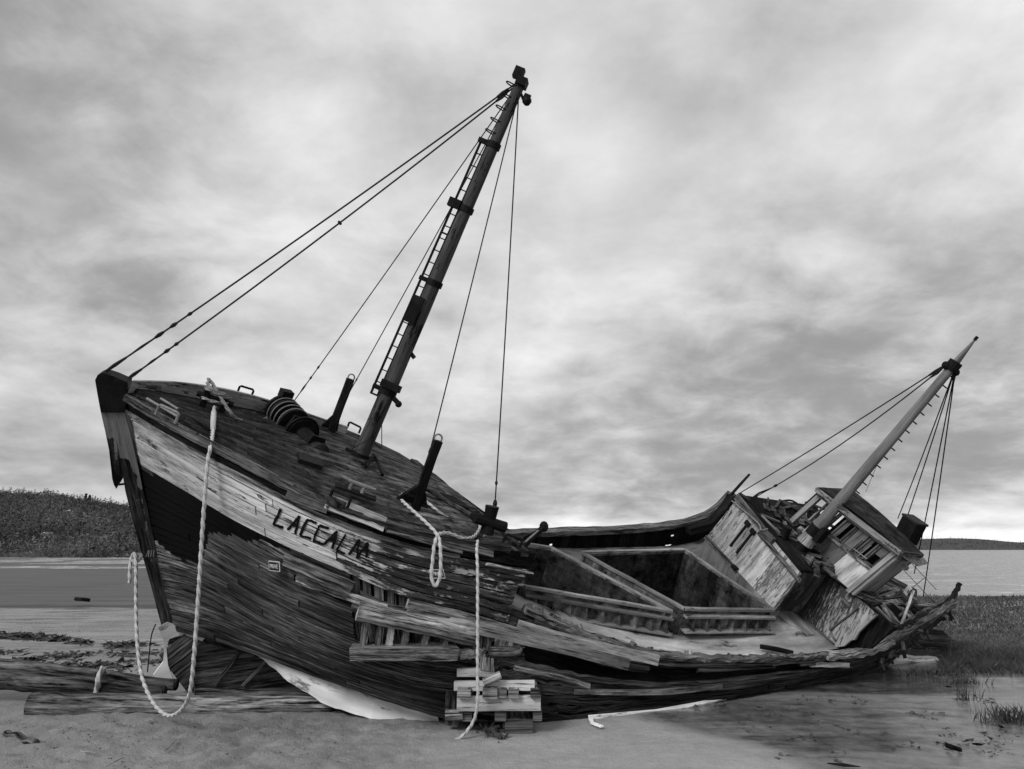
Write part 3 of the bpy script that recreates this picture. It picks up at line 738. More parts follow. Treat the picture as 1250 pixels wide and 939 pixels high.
for x, y0, y1, w, mt_ in ((446, 757, 788, .060, 'grey'), (463, 761, 788, .058, 'grey'), (475.5, 764, 789, .055, 'pale'), (493.5, 768, 789, .055, 'grey'), (516.5, 773, 789, .055, 'grey'), (540, 780, 790, .045, 'grey'),
                        (579, 770, 797, .09, 'hull'), (592, 772, 794, .06, 'grey'), (608, 775, 792, .07, 'pale'), (619, 779, 792, .055, 'pale')):
    hbar('fender_block', x + 1, y0, x - 2, y1, w, .07, .03, M[mt_], c=(.62, 0, 0), jit=.004)
def pl(name, pts, w, th, mat, c, label=None, up=NEAR, jit=.004):
    m = MB(); m.strip(resample(spline([P(*p) for p in pts]), .15), w, th, up, c=c, jit=jit); return m.build(name, M[mat], ship, label=label)
pl('fender_plank', [(497, 737, 6.98), (565, 753, 7.25), (633, 772, 7.55)], .085, .04, 'grey', (.85, 0, 0))
pl('fender_plank', [(495, 749, 6.99), (570, 764, 7.28), (640, 780, 7.55), (700, 794, 7.72), (767, 811, 7.98)], .105, .045, 'pale', (.36, 0, 0), 'long pale plank over the broken side')
pl('fender_plank', [(632, 764, 7.62), (700, 783, 7.82), (803, 806, 8.22)], .105, .045, 'pale', (.46, 0, 0), 'palest fender plank')
pl('fender_plank', [(692, 792, 7.76), (740, 803, 7.9), (766, 812, 8.0)], .04, .02, 'pale', (.6, 0, 0), up=NEAR)
pl('fender_plank', [(628, 815, 7.55), (690, 828, 7.75), (720, 838, 7.8)], .04, .03, 'grey', (.7, 0, 0))
# ---- aft near side
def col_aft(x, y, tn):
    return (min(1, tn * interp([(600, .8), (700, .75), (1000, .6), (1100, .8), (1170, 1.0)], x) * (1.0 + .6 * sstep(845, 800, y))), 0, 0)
def skip_a(x, y, s_, i):
    n = noise.noise(Vector((s_ * 2.1, i * 3.3, 2)))
    return 1.0 < s_ < 5.2 and (i in (3, 4) or (i in (2, 7) and n > .12))
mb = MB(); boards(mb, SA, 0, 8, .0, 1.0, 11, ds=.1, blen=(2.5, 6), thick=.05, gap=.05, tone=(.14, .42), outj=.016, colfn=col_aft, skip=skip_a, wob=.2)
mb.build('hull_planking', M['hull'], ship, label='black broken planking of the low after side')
# covering board and broken stanchions along the near rail
mb = MB()
for a0, a1, w, c in ((1.0, 2.3, .12, .55), (2.1, 3.6, .10, .45), (3.5, 4.6, .09, .35), (4.5, 5.2, .07, .4), (5.1, 6.6, .13, .95), (6.5, 8, .10, .5)):
    mb.strip([SA(s_, .02) + V(0, .03, .02) for s_ in np.linspace(a0, a1, 16)], w, .05, uM, jit=.012, c=(c, 0, 0))
mb.build('covering_board', M['grey'], ship)
for s_ in np.arange(1.1, 5.2, .155):
    m = MB(); p = SA(s_, .0) + V(0, .08, 0); h = random.uniform(.02, .075) * (1 if s_ < 3.5 else .8)
    m.bar(p - V(0, 0, .04), p + V(random.uniform(-.04, .05), random.uniform(-.04, .04), h), random.uniform(.04, .11), .05, lM, jit=.01, c=(random.uniform(.3, .9), 0, 0)); m.build('stanchion_stump', M['grey'] if random.random() < .45 else M['hull'], ship)
pl('broken_plank', [(928, 789, 9.3), (945, 792, 9.3), (968, 797, 9.3)], .05, .03, 'dark', (.5, 0, 0))
pl('side_board', [(989, 811, 9.42), (1036, 812, 9.7)], .055, .03, 'pale', (.6, 0, 0))
pl('side_board', [(700, 844, 7.84), (800, 845, 8.2), (880, 838, 8.65)], .05, .05, 'grey', (.35, 0, 0))
for k in range(46):                                     # torn fibres and weed on the dark side
    pass
# ---- middle deck
nearc = [(600, 736, 7.9), (640, 748, 7.98), (720, 780, 8.26), (800, 802, 8.52), (900, 808, 8.92), (1000, 805, 9.5), (1060, 798, 10.1), (1105, 776, 10.9), (1160, 742, 12.7)]
farc = [(600, 668, 10.4), (655, 669, 11.0), (720, 669, 11.8), (790, 668, 12.3), (850, 661, 12.9), (890, 636, 13.2), (940, 640, 13.5), (1020, 670, 13.8), (1120, 720, 13.4)]
Dn = [P(*p) for p in nearc]; Df = [P(*p) for p in farc]
SMd = Surf([[a, lerp(a, b, .5), b] for a, b in zip(Dn, Df)], [0, .5, 1], uM)
# hatches: rim corners in the rim plane
lF, aF, uF = frame(23, 8)
hb0 = on(829, 768, AM, uM); r0 = near(829, 741, hb0, uM)
rimA = [r0, on(711, 675, r0, uM), on(836, 671, r0, uM), on(944, 745, r0, uM)]
hf0 = on(813, 768, AM, uM); f0 = near(813, 744, hf0, uF)
rimF = [on(640, 716, f0, uF), on(520, 646, f0, uF), on(673, 669, f0, uF), f0]
ch = np.linalg.norm(r0 - hb0)
def inhatch(p, rim, u):
    e1 = nrm(rim[3] - rim[0]); e2 = np.cross(u, e1); o = rim[0]
    return inpoly(np.dot(p - o, e1), np.dot(p - o, e2), [(np.dot(c - o, e1), np.dot(c - o, e2)) for c in rim])
NS, NV = 160, 70
gp = np.array([[SMd(s_, v) for v in np.linspace(0, 1, NV)] for s_ in np.linspace(0, 8, NS)])
for i in range(NS):
    for j in range(NV): gp[i, j] += uM * .02 * noise.noise(Vector(gp[i, j]) * 1.3)
mid = (gp[:-1, :-1] + gp[1:, 1:]) / 2
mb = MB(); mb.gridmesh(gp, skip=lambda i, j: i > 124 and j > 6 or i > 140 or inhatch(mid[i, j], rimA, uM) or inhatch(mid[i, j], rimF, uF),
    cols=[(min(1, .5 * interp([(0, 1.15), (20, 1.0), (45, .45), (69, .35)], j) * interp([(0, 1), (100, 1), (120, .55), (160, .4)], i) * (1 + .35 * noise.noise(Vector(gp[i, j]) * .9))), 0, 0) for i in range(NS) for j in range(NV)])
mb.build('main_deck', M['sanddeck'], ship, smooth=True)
def hatch(rim, u, nb, depth, label):
    cx = sum(rim) / 4; out = MB()
    for k in range(4):
        a, b = rim[k], rim[(k + 1) % 4]; inn = nrm(cx - (a + b) / 2); w = inn * .04
        out.slab([a - u * (ch + .1), b - u * (ch + .1), b, a], w, u, c=(.65, 0, 0))
        out.slab([a - u * depth + w * 1.2, b - u * depth + w * 1.2, b - u * .02 + w * 1.2, a - u * .02 + w * 1.2], w * .4, u, c=(.17, 0, 0))
    o = out.build('hatch_coaming', M['steel'], ship, label=label)
    m = MB()
    for k in range(4):
        a, b = rim[k], rim[(k + 1) % 4]; m.bar(a, b, .05, .035, u, c=(.5, 0, 0), seg=6, jit=.003)
        if k in (3, 2): m.bar(a - u * .075 + nrm((a + b) / 2 - cx) * .035, b - u * .075 + nrm((a + b) / 2 - cx) * .035, .07, .028, u, c=(.45, 0, 0), seg=6, jit=.003)
    m.build('coaming_rim', M['rim'], o)
    a, b = rim[3], rim[0]; outw = -nrm(cx - (a + b) / 2); e = nrm(b - a)
    for k in range(nb):
        p = lerp(a, b, (k + .35) / nb); m = MB()
        m.slab([p - u * .08, p - u * .08 + outw * .05, p - u * (ch * .98) + outw * .10, p - u * (ch * 1.0)], e * .016, u, c=(.6, 0, 0)); m.build('coaming_bracket', M['steel'], o)
    m = MB(); m.bar(a - u * ch * .97 + outw * .06, b - u * ch * .97 + outw * .06, .10, .02, u, c=(.55, 0, 0)); m.build('coaming_foot', M['rim'], o)
    m = MB(); q = [p - u * depth + nrm(cx - p) * .02 for p in rim]; m.slab(q, -u * .05); m.build('hold_floor', M['dark'], o)
    return o
hatch(rimA, uM, 7, 1.15, 'after hatch coaming'); hatch(rimF, uF, 9, 1.15, 'forward hatch coaming')
# far bulwark amidships
pts_top = [(600, 655, 10.4), (655, 652, 11.0), (700, 650, 11.6), (760, 648, 12.1), (820, 642, 12.6), (855, 634, 12.9), (878, 620, 13.1), (893, 604, 13.2)]
tp = resample(spline([P(*p) for p in pts_top]), .16)
bt = [p - uM * .235 for p in tp]
mb = MB(); mb.strip([p + uM * .02 for p in tp], .16, .07, uM, c=(.45, 0, 0), jit=.006); fr = mb.build('cap_rail', M['grey'], ship)
mb = MB()
for i in range(len(tp) - 1):
    hole = random.random() < .14 and pix(tp[i])[0] < 830
    a, b, c, d = tp[i] - uM * .02, tp[i + 1] - uM * .02, tp[i + 1] - uM * (.165 if hole else .37 + .35 * sstep(815, 845, pix(tp[i])[0])), tp[i] - uM * (.165 if hole else .37 + .35 * sstep(815, 845, pix(tp[i])[0]))
    mb.slab([a, b, c, d], aM * .04, uM, c=(random.uniform(.3, .7), 0, 0))
    if hole:
        mb.slab([lerp(tp[i], tp[i + 1], 0) - uM * .15, lerp(tp[i], tp[i + 1], .45) - uM * .15, lerp(tp[i], tp[i + 1], .45) - uM * .32, lerp(tp[i], tp[i + 1], 0) - uM * .32], aM * .04, uM); mb.slab([tp[i] - uM * .21, tp[i + 1] - uM * .21, tp[i + 1] - uM * .33, tp[i] - uM * .33], aM * .04, uM)
mb.build('far_bulwark', M['dark'], ship)
mb = MB(); mb.bar(P(868, 632, 13.0), P(915, 579, 13.2), .055, .05, uM, jit=.004, taper=.6); mb.build('rail_post', M['dark'], ship)
mb = MB(); mb.strip([P(840, 648, 12.6), P(866, 640, 12.7), P(884, 622, 12.8), (P(894, 606, 12.8))], .16, .12, uM, jit=.02, c=(.5, 0, 0)); mb.build('broken_rail', M['dark'], ship)
# far side of the hull
fb = [on(*p, AB, uB) + aB * .07 for p in ((158, 473), (255, 486), (320, 500), (395, 516), (505, 564))] + Df[1:]
ft = []
low = []
for i, p in enumerate(fb):
    t = i / (len(fb) - 1); q = p - V(0, .0, 0) - aM * lerp(1.2, .8, t); low.append(V(q[0] + .1, max(q[1], 10.1 if i < 5 else q[1]), -.08))
low[0] = onCL(204, 790, -.1); low[1] = onCL(290, 852, -.12)
SF = Surf([[p, p * .45 + q * .55 + aM * .45, q] for p, q in zip(fb, low)], [0, .5, 1], V(.3, 1, .2))
mb = MB(); boards(mb, SF, 0, len(fb) - 1, 0, 1, 16, ds=.25, blen=(2, 4), thick=.04, gap=.01, tone=(.3, .7)); mb.build('hull_planking', M['hull'], ship, label='planking of the far side')
# ------------------------------------------------------------------ deckhouse
A2 = P(1019, 790, 9.95)
def w2(x, y, o=0.0): return on(x, y, A2 + lS * o, lS)
f1 = .62
def w1(x, y): return on(x, y, A2 + lS * f1, lS)
Q1 = [w1(862, 656), w1(945, 745), w1(977, 699), w1(901, 607)]        # bl br tr tl
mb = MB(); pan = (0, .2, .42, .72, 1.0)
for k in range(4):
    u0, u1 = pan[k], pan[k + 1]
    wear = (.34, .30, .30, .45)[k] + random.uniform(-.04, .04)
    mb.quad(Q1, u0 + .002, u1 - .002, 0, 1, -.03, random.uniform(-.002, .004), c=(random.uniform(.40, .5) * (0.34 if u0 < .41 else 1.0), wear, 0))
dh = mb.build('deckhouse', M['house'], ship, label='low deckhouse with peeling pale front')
Qs = [Q1[1], Q1[1] - lS * (f1 - .2), Q1[2] - lS * (f1 - .2), Q1[2]]
mb = MB(); mb.slab(Qs, aS * .03, uS, c=(.35, .5, 0)); mb.build('side_panel', M['house_dark'], dh)
mb = MB(); mb.quad(Q1, .0, .62, .955, 1.05, .0, .05, c=(.5, 0, 0), vertical=False); mb.quad(Q1, .44, 1.05, .86, .93, .0, .04, c=(.45, 0, 0), vertical=False, jit=.01); mb.quad(Q1, 0, .5, -.02, .045, 0, .03, c=(.4, 0, 0), vertical=False)
mb.quad(Q1, .995, 1.02, 0, 1, 0, .02, c=(.7, 0, 0)); mb.build('wall_trim', M['grey'], dh)
mb = MB(); mb.quad(Q1, .27, .29, .25, .82, 0, .02); mb.quad(Q1, .37, .39, .25, .80, 0, .02); mb.quad(Q1, .25, .31, .78, .86, 0, .03); mb.quad(Q1, .35, .41, .76, .84, 0, .03); mb.build('door_bolt', M['iron'], dh)
mb = MB(); mb.quad(Q1, .0, .46, .015, .03, .0, .035); mb.quad(Q1, .44, .50, 0, .06, .0, .06, jit=.01); mb.build('sill_iron', M['iron'], dh)
mb = MB(); mb.slab([Q1[0] - uS * .3, Q1[1] - uS * .3, Q1[1], Q1[0]], -lS * .1, uS, c=(.28, 0, 0)); mb.build('house_footing', M['sanddeck'], dh)
# wreckage on its roof
roofq = [Q1[3] + uS * .0, Q1[2] + uS * .0, Q1[2] - lS * (f1 + .1), Q1[3] - lS * (f1 + .8)]
mb = MB(); mb.slab(roofq, uS * .04, aS, c=(.6, 0, 0)); mb.build('house_roof', M['dark'], dh)
for k in range(60):
    a_, b_ = random.random(), random.random(); p = lerp(lerp(roofq[0], roofq[1], a_), lerp(roofq[3], roofq[2], a_), b_) + uS * .06
    d = aS * random.uniform(-1, 1) + lS * random.uniform(-1, 1) * .8 + uS * random.uniform(-.05, .15); m = MB()
    m.bar(p - d * .16, p + d * random.uniform(.1, .3), random.uniform(.02, .10), .02, uS, c=(random.uniform(.2, 1), 0, 0), jit=.006, ragged=.03); m.build('broken_board', M['deck'] if k % 3 else M['grey'], dh)
mb = MB(); mb.tube(resample(spline([Q1[3] - lS * .3 + uS * .05, P(925, 611, 11.9), P(950, 612, 11.7), P(965, 611, 11.5), P(974, 616, 11.4), P(978, 624, 11.3)]), .06), .016, 6); mb.build('bent_pipe', M['iron'], dh)
mb = MB(); mb.tube(resample(spline([w1(897, 612) + lS * .05, w1(912, 624) + lS * .05, w1(930, 640) + lS * .05, w1(934, 648) + lS * .06, w1(940, 646) + lS * .04]), .05), .011, 6); mb.build('loose_cable', M['galv'], dh)
mb = MB(); p = w1(945, 655) - lS * .15; mb.tube([p, p + uS * .16], .06, 10); mb.build('vent_stub', M['iron'], dh)
mb = MB(); mb.bar(P(943, 617, 11.9), P(962, 632, 11.4), .04, .03, uS, c=(.5, 0, 0)); mb.build('loose_beam', M['grey'], dh)
# lower after house (second wall)
Q2 = [w2(964, 744), w2(1019, 790), w2(1060, 746), w2(1004, 700)]
mb = MB()
wallpts = [(964, 744), (1019, 790), (1030, 789), (1038, 782), (1043, 781), (1048, 772), (1056, 764), (1062, 758), (1070, 751), (1052, 735), (1004, 698)]
mb.slab([w2(*p) for p in wallpts], -lS * .03, uS, cols=[(.42, {0: .62, 1: .34, 2: .3, 3: .3, 4: .3, 5: .32, 6: .34, 7: .36, 8: .5, 9: .62, 10: .78}[i], 0) for i in range(11)])
lw = mb.build('cabin_wall', M['house_low'], ship, label='lower cabin wall torn open at its port edge')
mb = MB()
for (x0, y0), (x1, y1), w in (((1013, 769), (1048, 742), .022), ((1014, 772), (1020, 782), .02), ((1028, 732), (1038, 741), .06), ((966, 742), (1018, 787), .03)):
    mb.bar(w2(x0, y0, .012), w2(x1, y1, .012), w, .022, lS, c=(.35, 0, 0), jit=.003)
mb.build('wall_batten', M['grey'], lw)
mb = MB(); mb.slab([w2(*p, -.10) for p in ((964, 742), (1022, 789), (1062, 792), (1092, 766), (1060, 738), (1004, 698))], -lS * .04, uS); mb.build('cabin_interior', M['dark'], lw)
mb = MB(); mb.slab([Q1[1] - lS * .42 - aS * .01, w2(966, 742), w2(1002, 702), Q1[2] - lS * .42], aS * .02, uS); mb.build('passage_wall', M['dark'], lw)
mb = MB(); mb.bar(w2(970, 738, .1), w2(992, 712, .1), .02, .02, lS, c=(.8, 0, 0)); mb.build('passage_pipe', M['grey'], lw)
mb = MB(); mb.slab([on(x, y, A2 + uS * .0, uS) for x, y in ((948, 748), (966, 745), (1019, 791), (1006, 789))], -uS * .03, aS); mb.build('deck_curb', M['trim'], lw)
# ------------------------------------------------------------------ wheelhouse
wo = .06
def w3(x, y, o=0.0): return on(x, y, A2 + lS * (wo + o), lS)
Q3 = [w3(951, 649), w3(1037, 721), w3(1096, 672), w3(1003, 602)]
depth = .42
wh = empty('wheelhouse', tuple(Q3[1] - lS * .5), None, None); wh.parent = ship; wh.location = Q3[1] - lS * .5 - WORG[ship.name]
def q(u, v): return lerp(lerp(Q3[0], Q3[1], u), lerp(Q3[3], Q3[2], u), v)
def box3(name, mat, lst, par=wh, label=None, vertical=True, jit=0.0):
    m = MB()
    for u0, u1, v0, v1, t0, t1, c in lst: m.quad(Q3, u0, u1, v0, v1, t0, t1, c=c, vertical=vertical, jit=jit)
    return m.build(name, M[mat], par, label=label)
box3('front_wall', 'house_dark', [(.34, .70, .0, .505, -.03, 0, (.65, .25, 0))], label='dull grey half of the front wall')
box3('front_wall', 'house', [(.702, .985, .02, .50, -.03, .006, (.62, .22, 0)), (.60, .702, .0, .06, -.03, .0, (.2, .6, 0))], label='pale half of the front wall')
box3('front_wall', 'house', [(.17, .34, .12, .46, -.05, -.02, (.36, .35, 0)), (.10, .2, .15, .30, -.05, -.03, (.36, .5, 0))], label='broken boards of the open corner', jit=.012)
box3('corner_post', 'trim', [(-.01, .045, -.02, 1.0, -.02, .03, (.6, .3, 0)), (.985, 1.03, -.02, 1.0, -.03, .035, (.55, .2, 0))])
box3('bottom_rail', 'trim', [(.0, .34, -.03, .035, -.02, .03, (.6, .4, 0))], vertical=False)
box3('head_rail', 'trim', [(-.01, 1.02, .93, 1.0, -.03, .03, (.45, .35, 0))], vertical=False)
box3('sill_rail', 'trim', [(.33, .99, .485, .53, -.03, .03, (.40, .5, 0)), (.06, .33, .47, .50, -.03, .02, (.35, .6, 0))], vertical=False)
for u0, u1 in ((.42, .56), (.57, .72), (.735, .85), (.86, .975)):
    fo = box3('window', 'house_dark', [(u0, u0 + .018, .53, .93, -.02, .012, (.7, .5, 0)), (u1 - .018, u1, .53, .93, -.02, .012, (.7, .5, 0)), (u0, u1, .53, .56, -.02, .012, (.7, .5, 0)), (u0, u1, .90, .93, -.02, .012, (.7, .5, 0))])
    if u0 in (.57, .86): box3('window_board', 'house_dark', [(u0 + .018, u1 - .018, .56 if u0 == .57 else .74, .90, -.02, -.004, (.85, .1, 0))], fo)
    else: box3('window_board', 'house_dark', [(u0 + .018, u0 + (u1 - u0) * .45, .56, .90, -.025, -.008, (.6, .3, 0))], fo)
box3('window_bar', 'trim', [(.70, .705, .50, .80, .012, .03, (.5, .2, 0)), (.80, .806, .48, .82, .012, .03, (.5, .2, 0)), (.67, .88, .60, .607, .012, .03, (.5, .2, 0))])
box3('open_window', 'trim', [(.13, .15, .48, .94, -.02, .01, (.45, .5, 0)), (.19, .21, .48, .94, -.02, .01, (.55, .4, 0)), (.26, .285, .48, .94, -.02, .01, (.4, .5, 0)), (.32, .345, .48, .94, -.02, .02, (.55, .3, 0))])
box3('dark_backing', 'dark', [(.36, 1.0, .02, 1.0, -.30, -.28, (.5, 0, 0)), (.34, .99, .5, .94, -.10, -.08, (.5, 0, 0))])  # black sheets added behind the windows so the openings look dark
# port side wall, back and roof
mb = MB()
pw = [Q3[1], Q3[1] - lS * depth, Q3[2] - lS * depth, Q3[2]]
mb.slab([w + aS * .02 for w in pw], aS * .03, uS, c=(.5, .1, 0)); sw = mb.build('side_wall', M['trim'], wh)
mb = MB(); mb.slab([lerp(pw[0], pw[1], a) * (1 - b) + lerp(pw[3], pw[2], a) * b - aS * .004 for a, b in ((.06, .03), (.92, .03), (.92, .9), (.06, .9))], aS * .02, uS, c=(.4, .2, 0))
mb.build('side_panel', M['trim'], sw)
mb = MB(); c0_ = lerp(pw[3], pw[2], .35) - uS * .18 - aS * .05; mb.tube([c0_, c0_ - lS * .05], .035, 10); mb.build('side_lamp', M['galv'], wh)
mb = MB()
mb.slab([Q3[1] - lS * depth, Q3[1] - lS * depth + (Q3[0] - Q3[1]) * .6, Q3[3] - lS * depth + (Q3[2] - Q3[3]) * .4, Q3[2] - lS * depth], lS * .03, uS, c=(.5, .5, 0))
mb.build('back_wall', M['house_dark'], wh)
mb = MB(); fl = [Q3[0], Q3[1], Q3[1] - lS * depth, Q3[0] - lS * depth]; mb.slab(fl, uS * .03, aS); mb.build('floor', M['dark'], wh)
mb = MB(); fr_ = lerp(Q3[1], Q3[2], .05); mb.bar(Q3[1] - lS * .02 - aS * .03, Q3[2] - lS * .02 - aS * .03, .05, .09, aS, c=(.6, .1, 0)); mb.build('corner_post', M['trim'], wh)
R0 = [w3(998, 595, .10), w3(1101, 673, .10), None, None]; R0[2] = R0[1] - lS * .33; R0[3] = R0[0] - lS * .56 + uS * .05
mb = MB(); top_ = []
NXR = 12; g = []
for i in range(NXR + 1):
    g.append([lerp(lerp(R0[0], R0[1], i / NXR), lerp(R0[3], R0[2], i / NXR), j / 6) + uS * (.03 * math.sin(math.pi * i / NXR) + .006 * random.random()) for j in range(7)])
mb.gridmesh(g, cols=[(random.uniform(.35, .65), 0, 0) for _ in range((NXR + 1) * 7)])
mb.slab(R0, -uS * .06, aS, c=(.4, 0, 0)); rf = mb.build('roof', M['roof'], wh)
mb = MB(); mb.bar(R0[0] + lS * .01 - uS * .03, R0[1] + lS * .01 - uS * .03, .03, .06, uS, c=(.4, .4, 0)); mb.bar(R0[1] - aS * .01 - uS * .05, R0[2] - aS * .01 - uS * .05, .03, .11, uS, c=(.2, .6, 0)); mb.build('roof_fascia', M['trim'], rf)
mb = MB(); mb.slab([R0[1] - uS * .02, R0[2] - uS * .02, on(1132, 686, R0[2] - aS * .12, aS), on(1119, 689, R0[1] - lS * .3 - aS * .06, aS), on(1103, 679, R0[1] - aS * .03, aS)], -aS * .02 - uS * .015, lS, c=(.35, .7, 0)); mb.build('eave_board', M['trim'], rf)
chp = lerp(R0[1], R0[2], .62) + (R0[0] - R0[1]) * .33; chp = near(1091, 637, chp, uS)
cc_ = near(1086, 636, lerp(R0[3], R0[2], .72) - lS * .12, uS); mb = MB(); mb.box(cc_, aS * .11, lS * .085, uS * .13); ch_ = mb.build('chimney', M['iron'], wh)
mb = MB(); mb.box(cc_ + uS * .143, aS * .12, lS * .095, uS * .012); mb.build('chimney_cap', M['wire'], ch_)
mb = MB(); mb.bar(w3(1003, 600, -.3), w3(958, 640, -.7), .05, .05, lS, c=(.5, 0, 0)); mb.bar(w3(951, 649), w3(951, 649) - lS * .5, .05, .04, uS); mb.build('wall_frame', M['dark'], wh)
# skirt under the wheelhouse
mb = MB(); mb.slab([w3(1037, 721), w3(1046, 727) - lS * .1, w3(1056, 729) - lS * .3, w3(1044, 720) - lS * .3], -uS * .04, c=(.25, .5, 0)); mb.build('skirt_board', M['trim'], wh)
# ------------------------------------------------------------------ aftermast
m0 = w3(983, 662, .24); m1 = near(1164, 446, m0, nrm(uS - lS * .12)); m1 = P(1164, 446, m1[1]); am = nrm(m1 - m0); La = np.linalg.norm(m1 - m0)
tipp = m0 + am * near(0, 0, m0, am)[0] * 0 + am * (La * 1.0); tt = near(1189, 415, m0, am); Lt = np.dot(tt - m0, am)
ts = [-.3, .0, .3, .6, La * .5, La * .98]; mb = MB()
mb.tube([m0 + am * t for t in np.linspace(.15, La, 16)], list(np.linspace(.078, .052, 16)), 16, c=(.6, .1, 0)); aft = mb.build('aftermast', M['mast_grey'], ship, smooth=True)
mb = MB(); mb.tube([m0 + am * t for t in np.linspace(La, Lt, 5)], list(np.linspace(.046, .012, 5)), 12, c=(.42, .1, 0)); mb.build('topmast', M['mast_grey'], aft, smooth=True)
mb = MB(); mb.tube([m0 - am * .3, m0 + am * .02], .075, 12); mb.tube([m0 + am * .12, m0 + am * .26], .090, 14); mb.box(m0 + am * .2 - aS * .12, aS * .04, lS * .05, am * .1); mb.build('mast_boot', M['iron'], aft)
mb = MB(); mb.tube([m0 - am * .02, m0 + am * .13], [.11, .085], 14, c=(.6, 0, 0)); mb.build('mast_collar', M['pale'], aft)
mb = MB(); mb.tube([m0 + am * (La - .07), m0 + am * (La + .05)], .08, 12); mb.ball(m0 + am * La - V(.09, 0, 0), .05); mb.ball(m0 + am * (La - .08) + V(.08, 0, -.02), .045); mb.build('mast_band', M['iron'], aft)
sd = nrm(np.cross(am, V(0, 1, 0))); sd = sd if sd[0] > 0 else -sd
for k in range(14):
    t = lerp(.9, La - .12, k / 13); r = lerp(.078, .052, t / La); m = MB(); m.tube([m0 + am * t + sd * r * .7, m0 + am * t + sd * (r + .055) - am * .005], .009, 5); m.build('step_iron', M['iron'], aft)
m = MB(); t = Lt - .32; m.tube([m0 + am * t, m0 + am * t + sd * .08], .008, 5); m.tube([m0 + am * Lt, m0 + am * (Lt + .05)], .02, 6); m.build('masthead', M['iron'], aft)
hA = m0 + am * La
stay(P(893, 608, 12.7), hA - sd * .06, .008, .02, ((.93, .98, .018),)); stay(P(912, 612, 12.5), hA - sd * .06, .008, .10, ((.0, .16, .014), (.17, .19, .022), (.93, .98, .018)))
for x, y, Y in ((1096, 633, 12.3), (1101, 650, 11.9), (1116, 700, 12.2), (1127, 728, 12.4)): stay(P(x, y, Y), hA + sd * .03, .008, .02, ((.95, .99, .016),))
stay(P(1057, 600, 12.8), m0 + am * La * .55, .004, 0, mat='galv')
# ------------------------------------------------------------------ stern wreckage
def stick(name, p0, p1, w, h, mat, c=(.5, 0, 0), jit=.006, ragged=.02, par=ship, taper=1.0):
    p0 = (p0[0], p0[1], p0[2] - .15); p1 = (p1[0], p1[1], p1[2] - .15); m = MB(); m.bar(P(*p0), P(*p1), w, h, uS, c=c, jit=jit, ragged=ragged, taper=taper); return m.build(name, M[mat], par)
mb = MB(); mb.tube(resample(spline([P(1052, 792, 10.3), P(1080, 780, 10.6), P(1105, 766, 11.0), P(1130, 752, 11.8), P(1150, 741, 12.6), P(1160, 736, 12.9)]), .08), .055, 8, jit=.3, c=(.6, 0, 0)); mb.build('stern_rail', M['dark'], ship)
mb = MB(); mb.tube(resample(spline([P(1060, 785, 10.6), P(1095, 768, 11.0), P(1125, 748, 11.8), P(1148, 738, 12.7)]), .1), .032, 7, jit=.3, c=(.6, 0, 0)); mb.build('stern_rail', M['hull'], ship)
mb = MB(); mb.tube(resample(spline([P(1148, 742, 12.8), P(1160, 732, 12.9), P(1167, 722, 13.0), P(1172, 712, 13.0)]), .05), [.045] * 3 + [.035] * 200 if False else .04, 7, jit=.3, c=(.6, 0, 0)); mb.build('stern_horn', M['dark'], ship)
mb = MB(); mb.tube(resample(spline([P(1132, 746, 12.6), P(1146, 741, 12.7), P(1158, 743, 12.7), P(1163, 745, 12.7)]), .06), .028, 7, jit=.15, c=(1, 0, 0)); mb.build('stern_branch', M['pale'], ship)
st = [((1057, 738, 12.0), (1090, 775, 11.2), .10, 'grey', .7), ((1075, 736, 12.1), (1100, 764, 11.4), .08, 'grey', 1), ((1085, 728, 12.4), (1116, 756, 11.9), .14, 'grey', .9), ((1095, 722, 12.6), (1126, 750, 12.2), .12, 'hull', .8), ((1067, 738, 11.9), (1086, 760, 11.4), .05, 'pale', .6),
      ((1078, 742, 11.9), (1094, 762, 11.5), .035, 'white', .5), ((1068, 745, 11.7), (1096, 784, 11.0), .06, 'dark', .8), ((1100, 735, 12.6), (1135, 752, 12.3), .10, 'hull', 1), ((1110, 740, 12.5), (1140, 740, 12.7), .07, 'grey', .6), ((1050, 730, 11.8), (1085, 738, 12.3), .10, 'hull', 1),
      ((1060, 726, 12.2), (1098, 722, 12.8), .16, 'grey', .6), ((1090, 716, 12.9), (1112, 738, 12.7), .16, 'grey', .8), ((1040, 779, 10.5), (1064, 760, 11.2), .04, 'dark', 1), ((1060, 790, 10.6), (1098, 765, 11.2), .05, 'hull', .8), ((1073, 788, 10.7), (1110, 762, 11.4), .05, 'dark', .8),
      ((1085, 772, 11.0), (1122, 750, 12.0), .05, 'grey', .6), ((1047, 756, 11.0), (1066, 772, 10.8), .04, 'grey', 1), ((1030, 790, 10.1), (1050, 770, 10.6), .03, 'grey', .6), ((1102, 758, 11.7), (1128, 758, 12.0), .05, 'pale', .4)]
for p0, p1, w, mt_, c in st: stick('broken_plank', p0, p1, w, .035, mt_, (min(1, c * .6), 0, 0), .01, .06)
for k in range(26):
    x, y = random.uniform(1044, 1118), random.uniform(722, 770)
    if y > 800 - (x - 1030) * .45: continue
    Yd = 11.6 + (760 - y) * .012 + (x - 1050) * .008; a_ = random.uniform(.3, 1.3); L_ = random.uniform(8, 26)
    stick('broken_plank', (x, y, Yd - .25), (x + L_ * math.cos(a_), y + L_ * math.sin(a_) * random.choice((1, 1, -.5)), Yd - .3), random.uniform(.02, .09), .025, random.choice(('grey', 'hull', 'dark', 'grey')), (random.uniform(.15, .8), 0, 0), .01, .06)
stick('stern_post', (1115, 722, 11.9), (1097, 772, 11.1), .035, .035, 'pale', (.62, 0, 0), .002, 0)
stick('stern_post', (1096, 775, 11.0), (1089, 788, 10.8), .03, .03, 'pale', (.5, 0, 0), .002, 0)
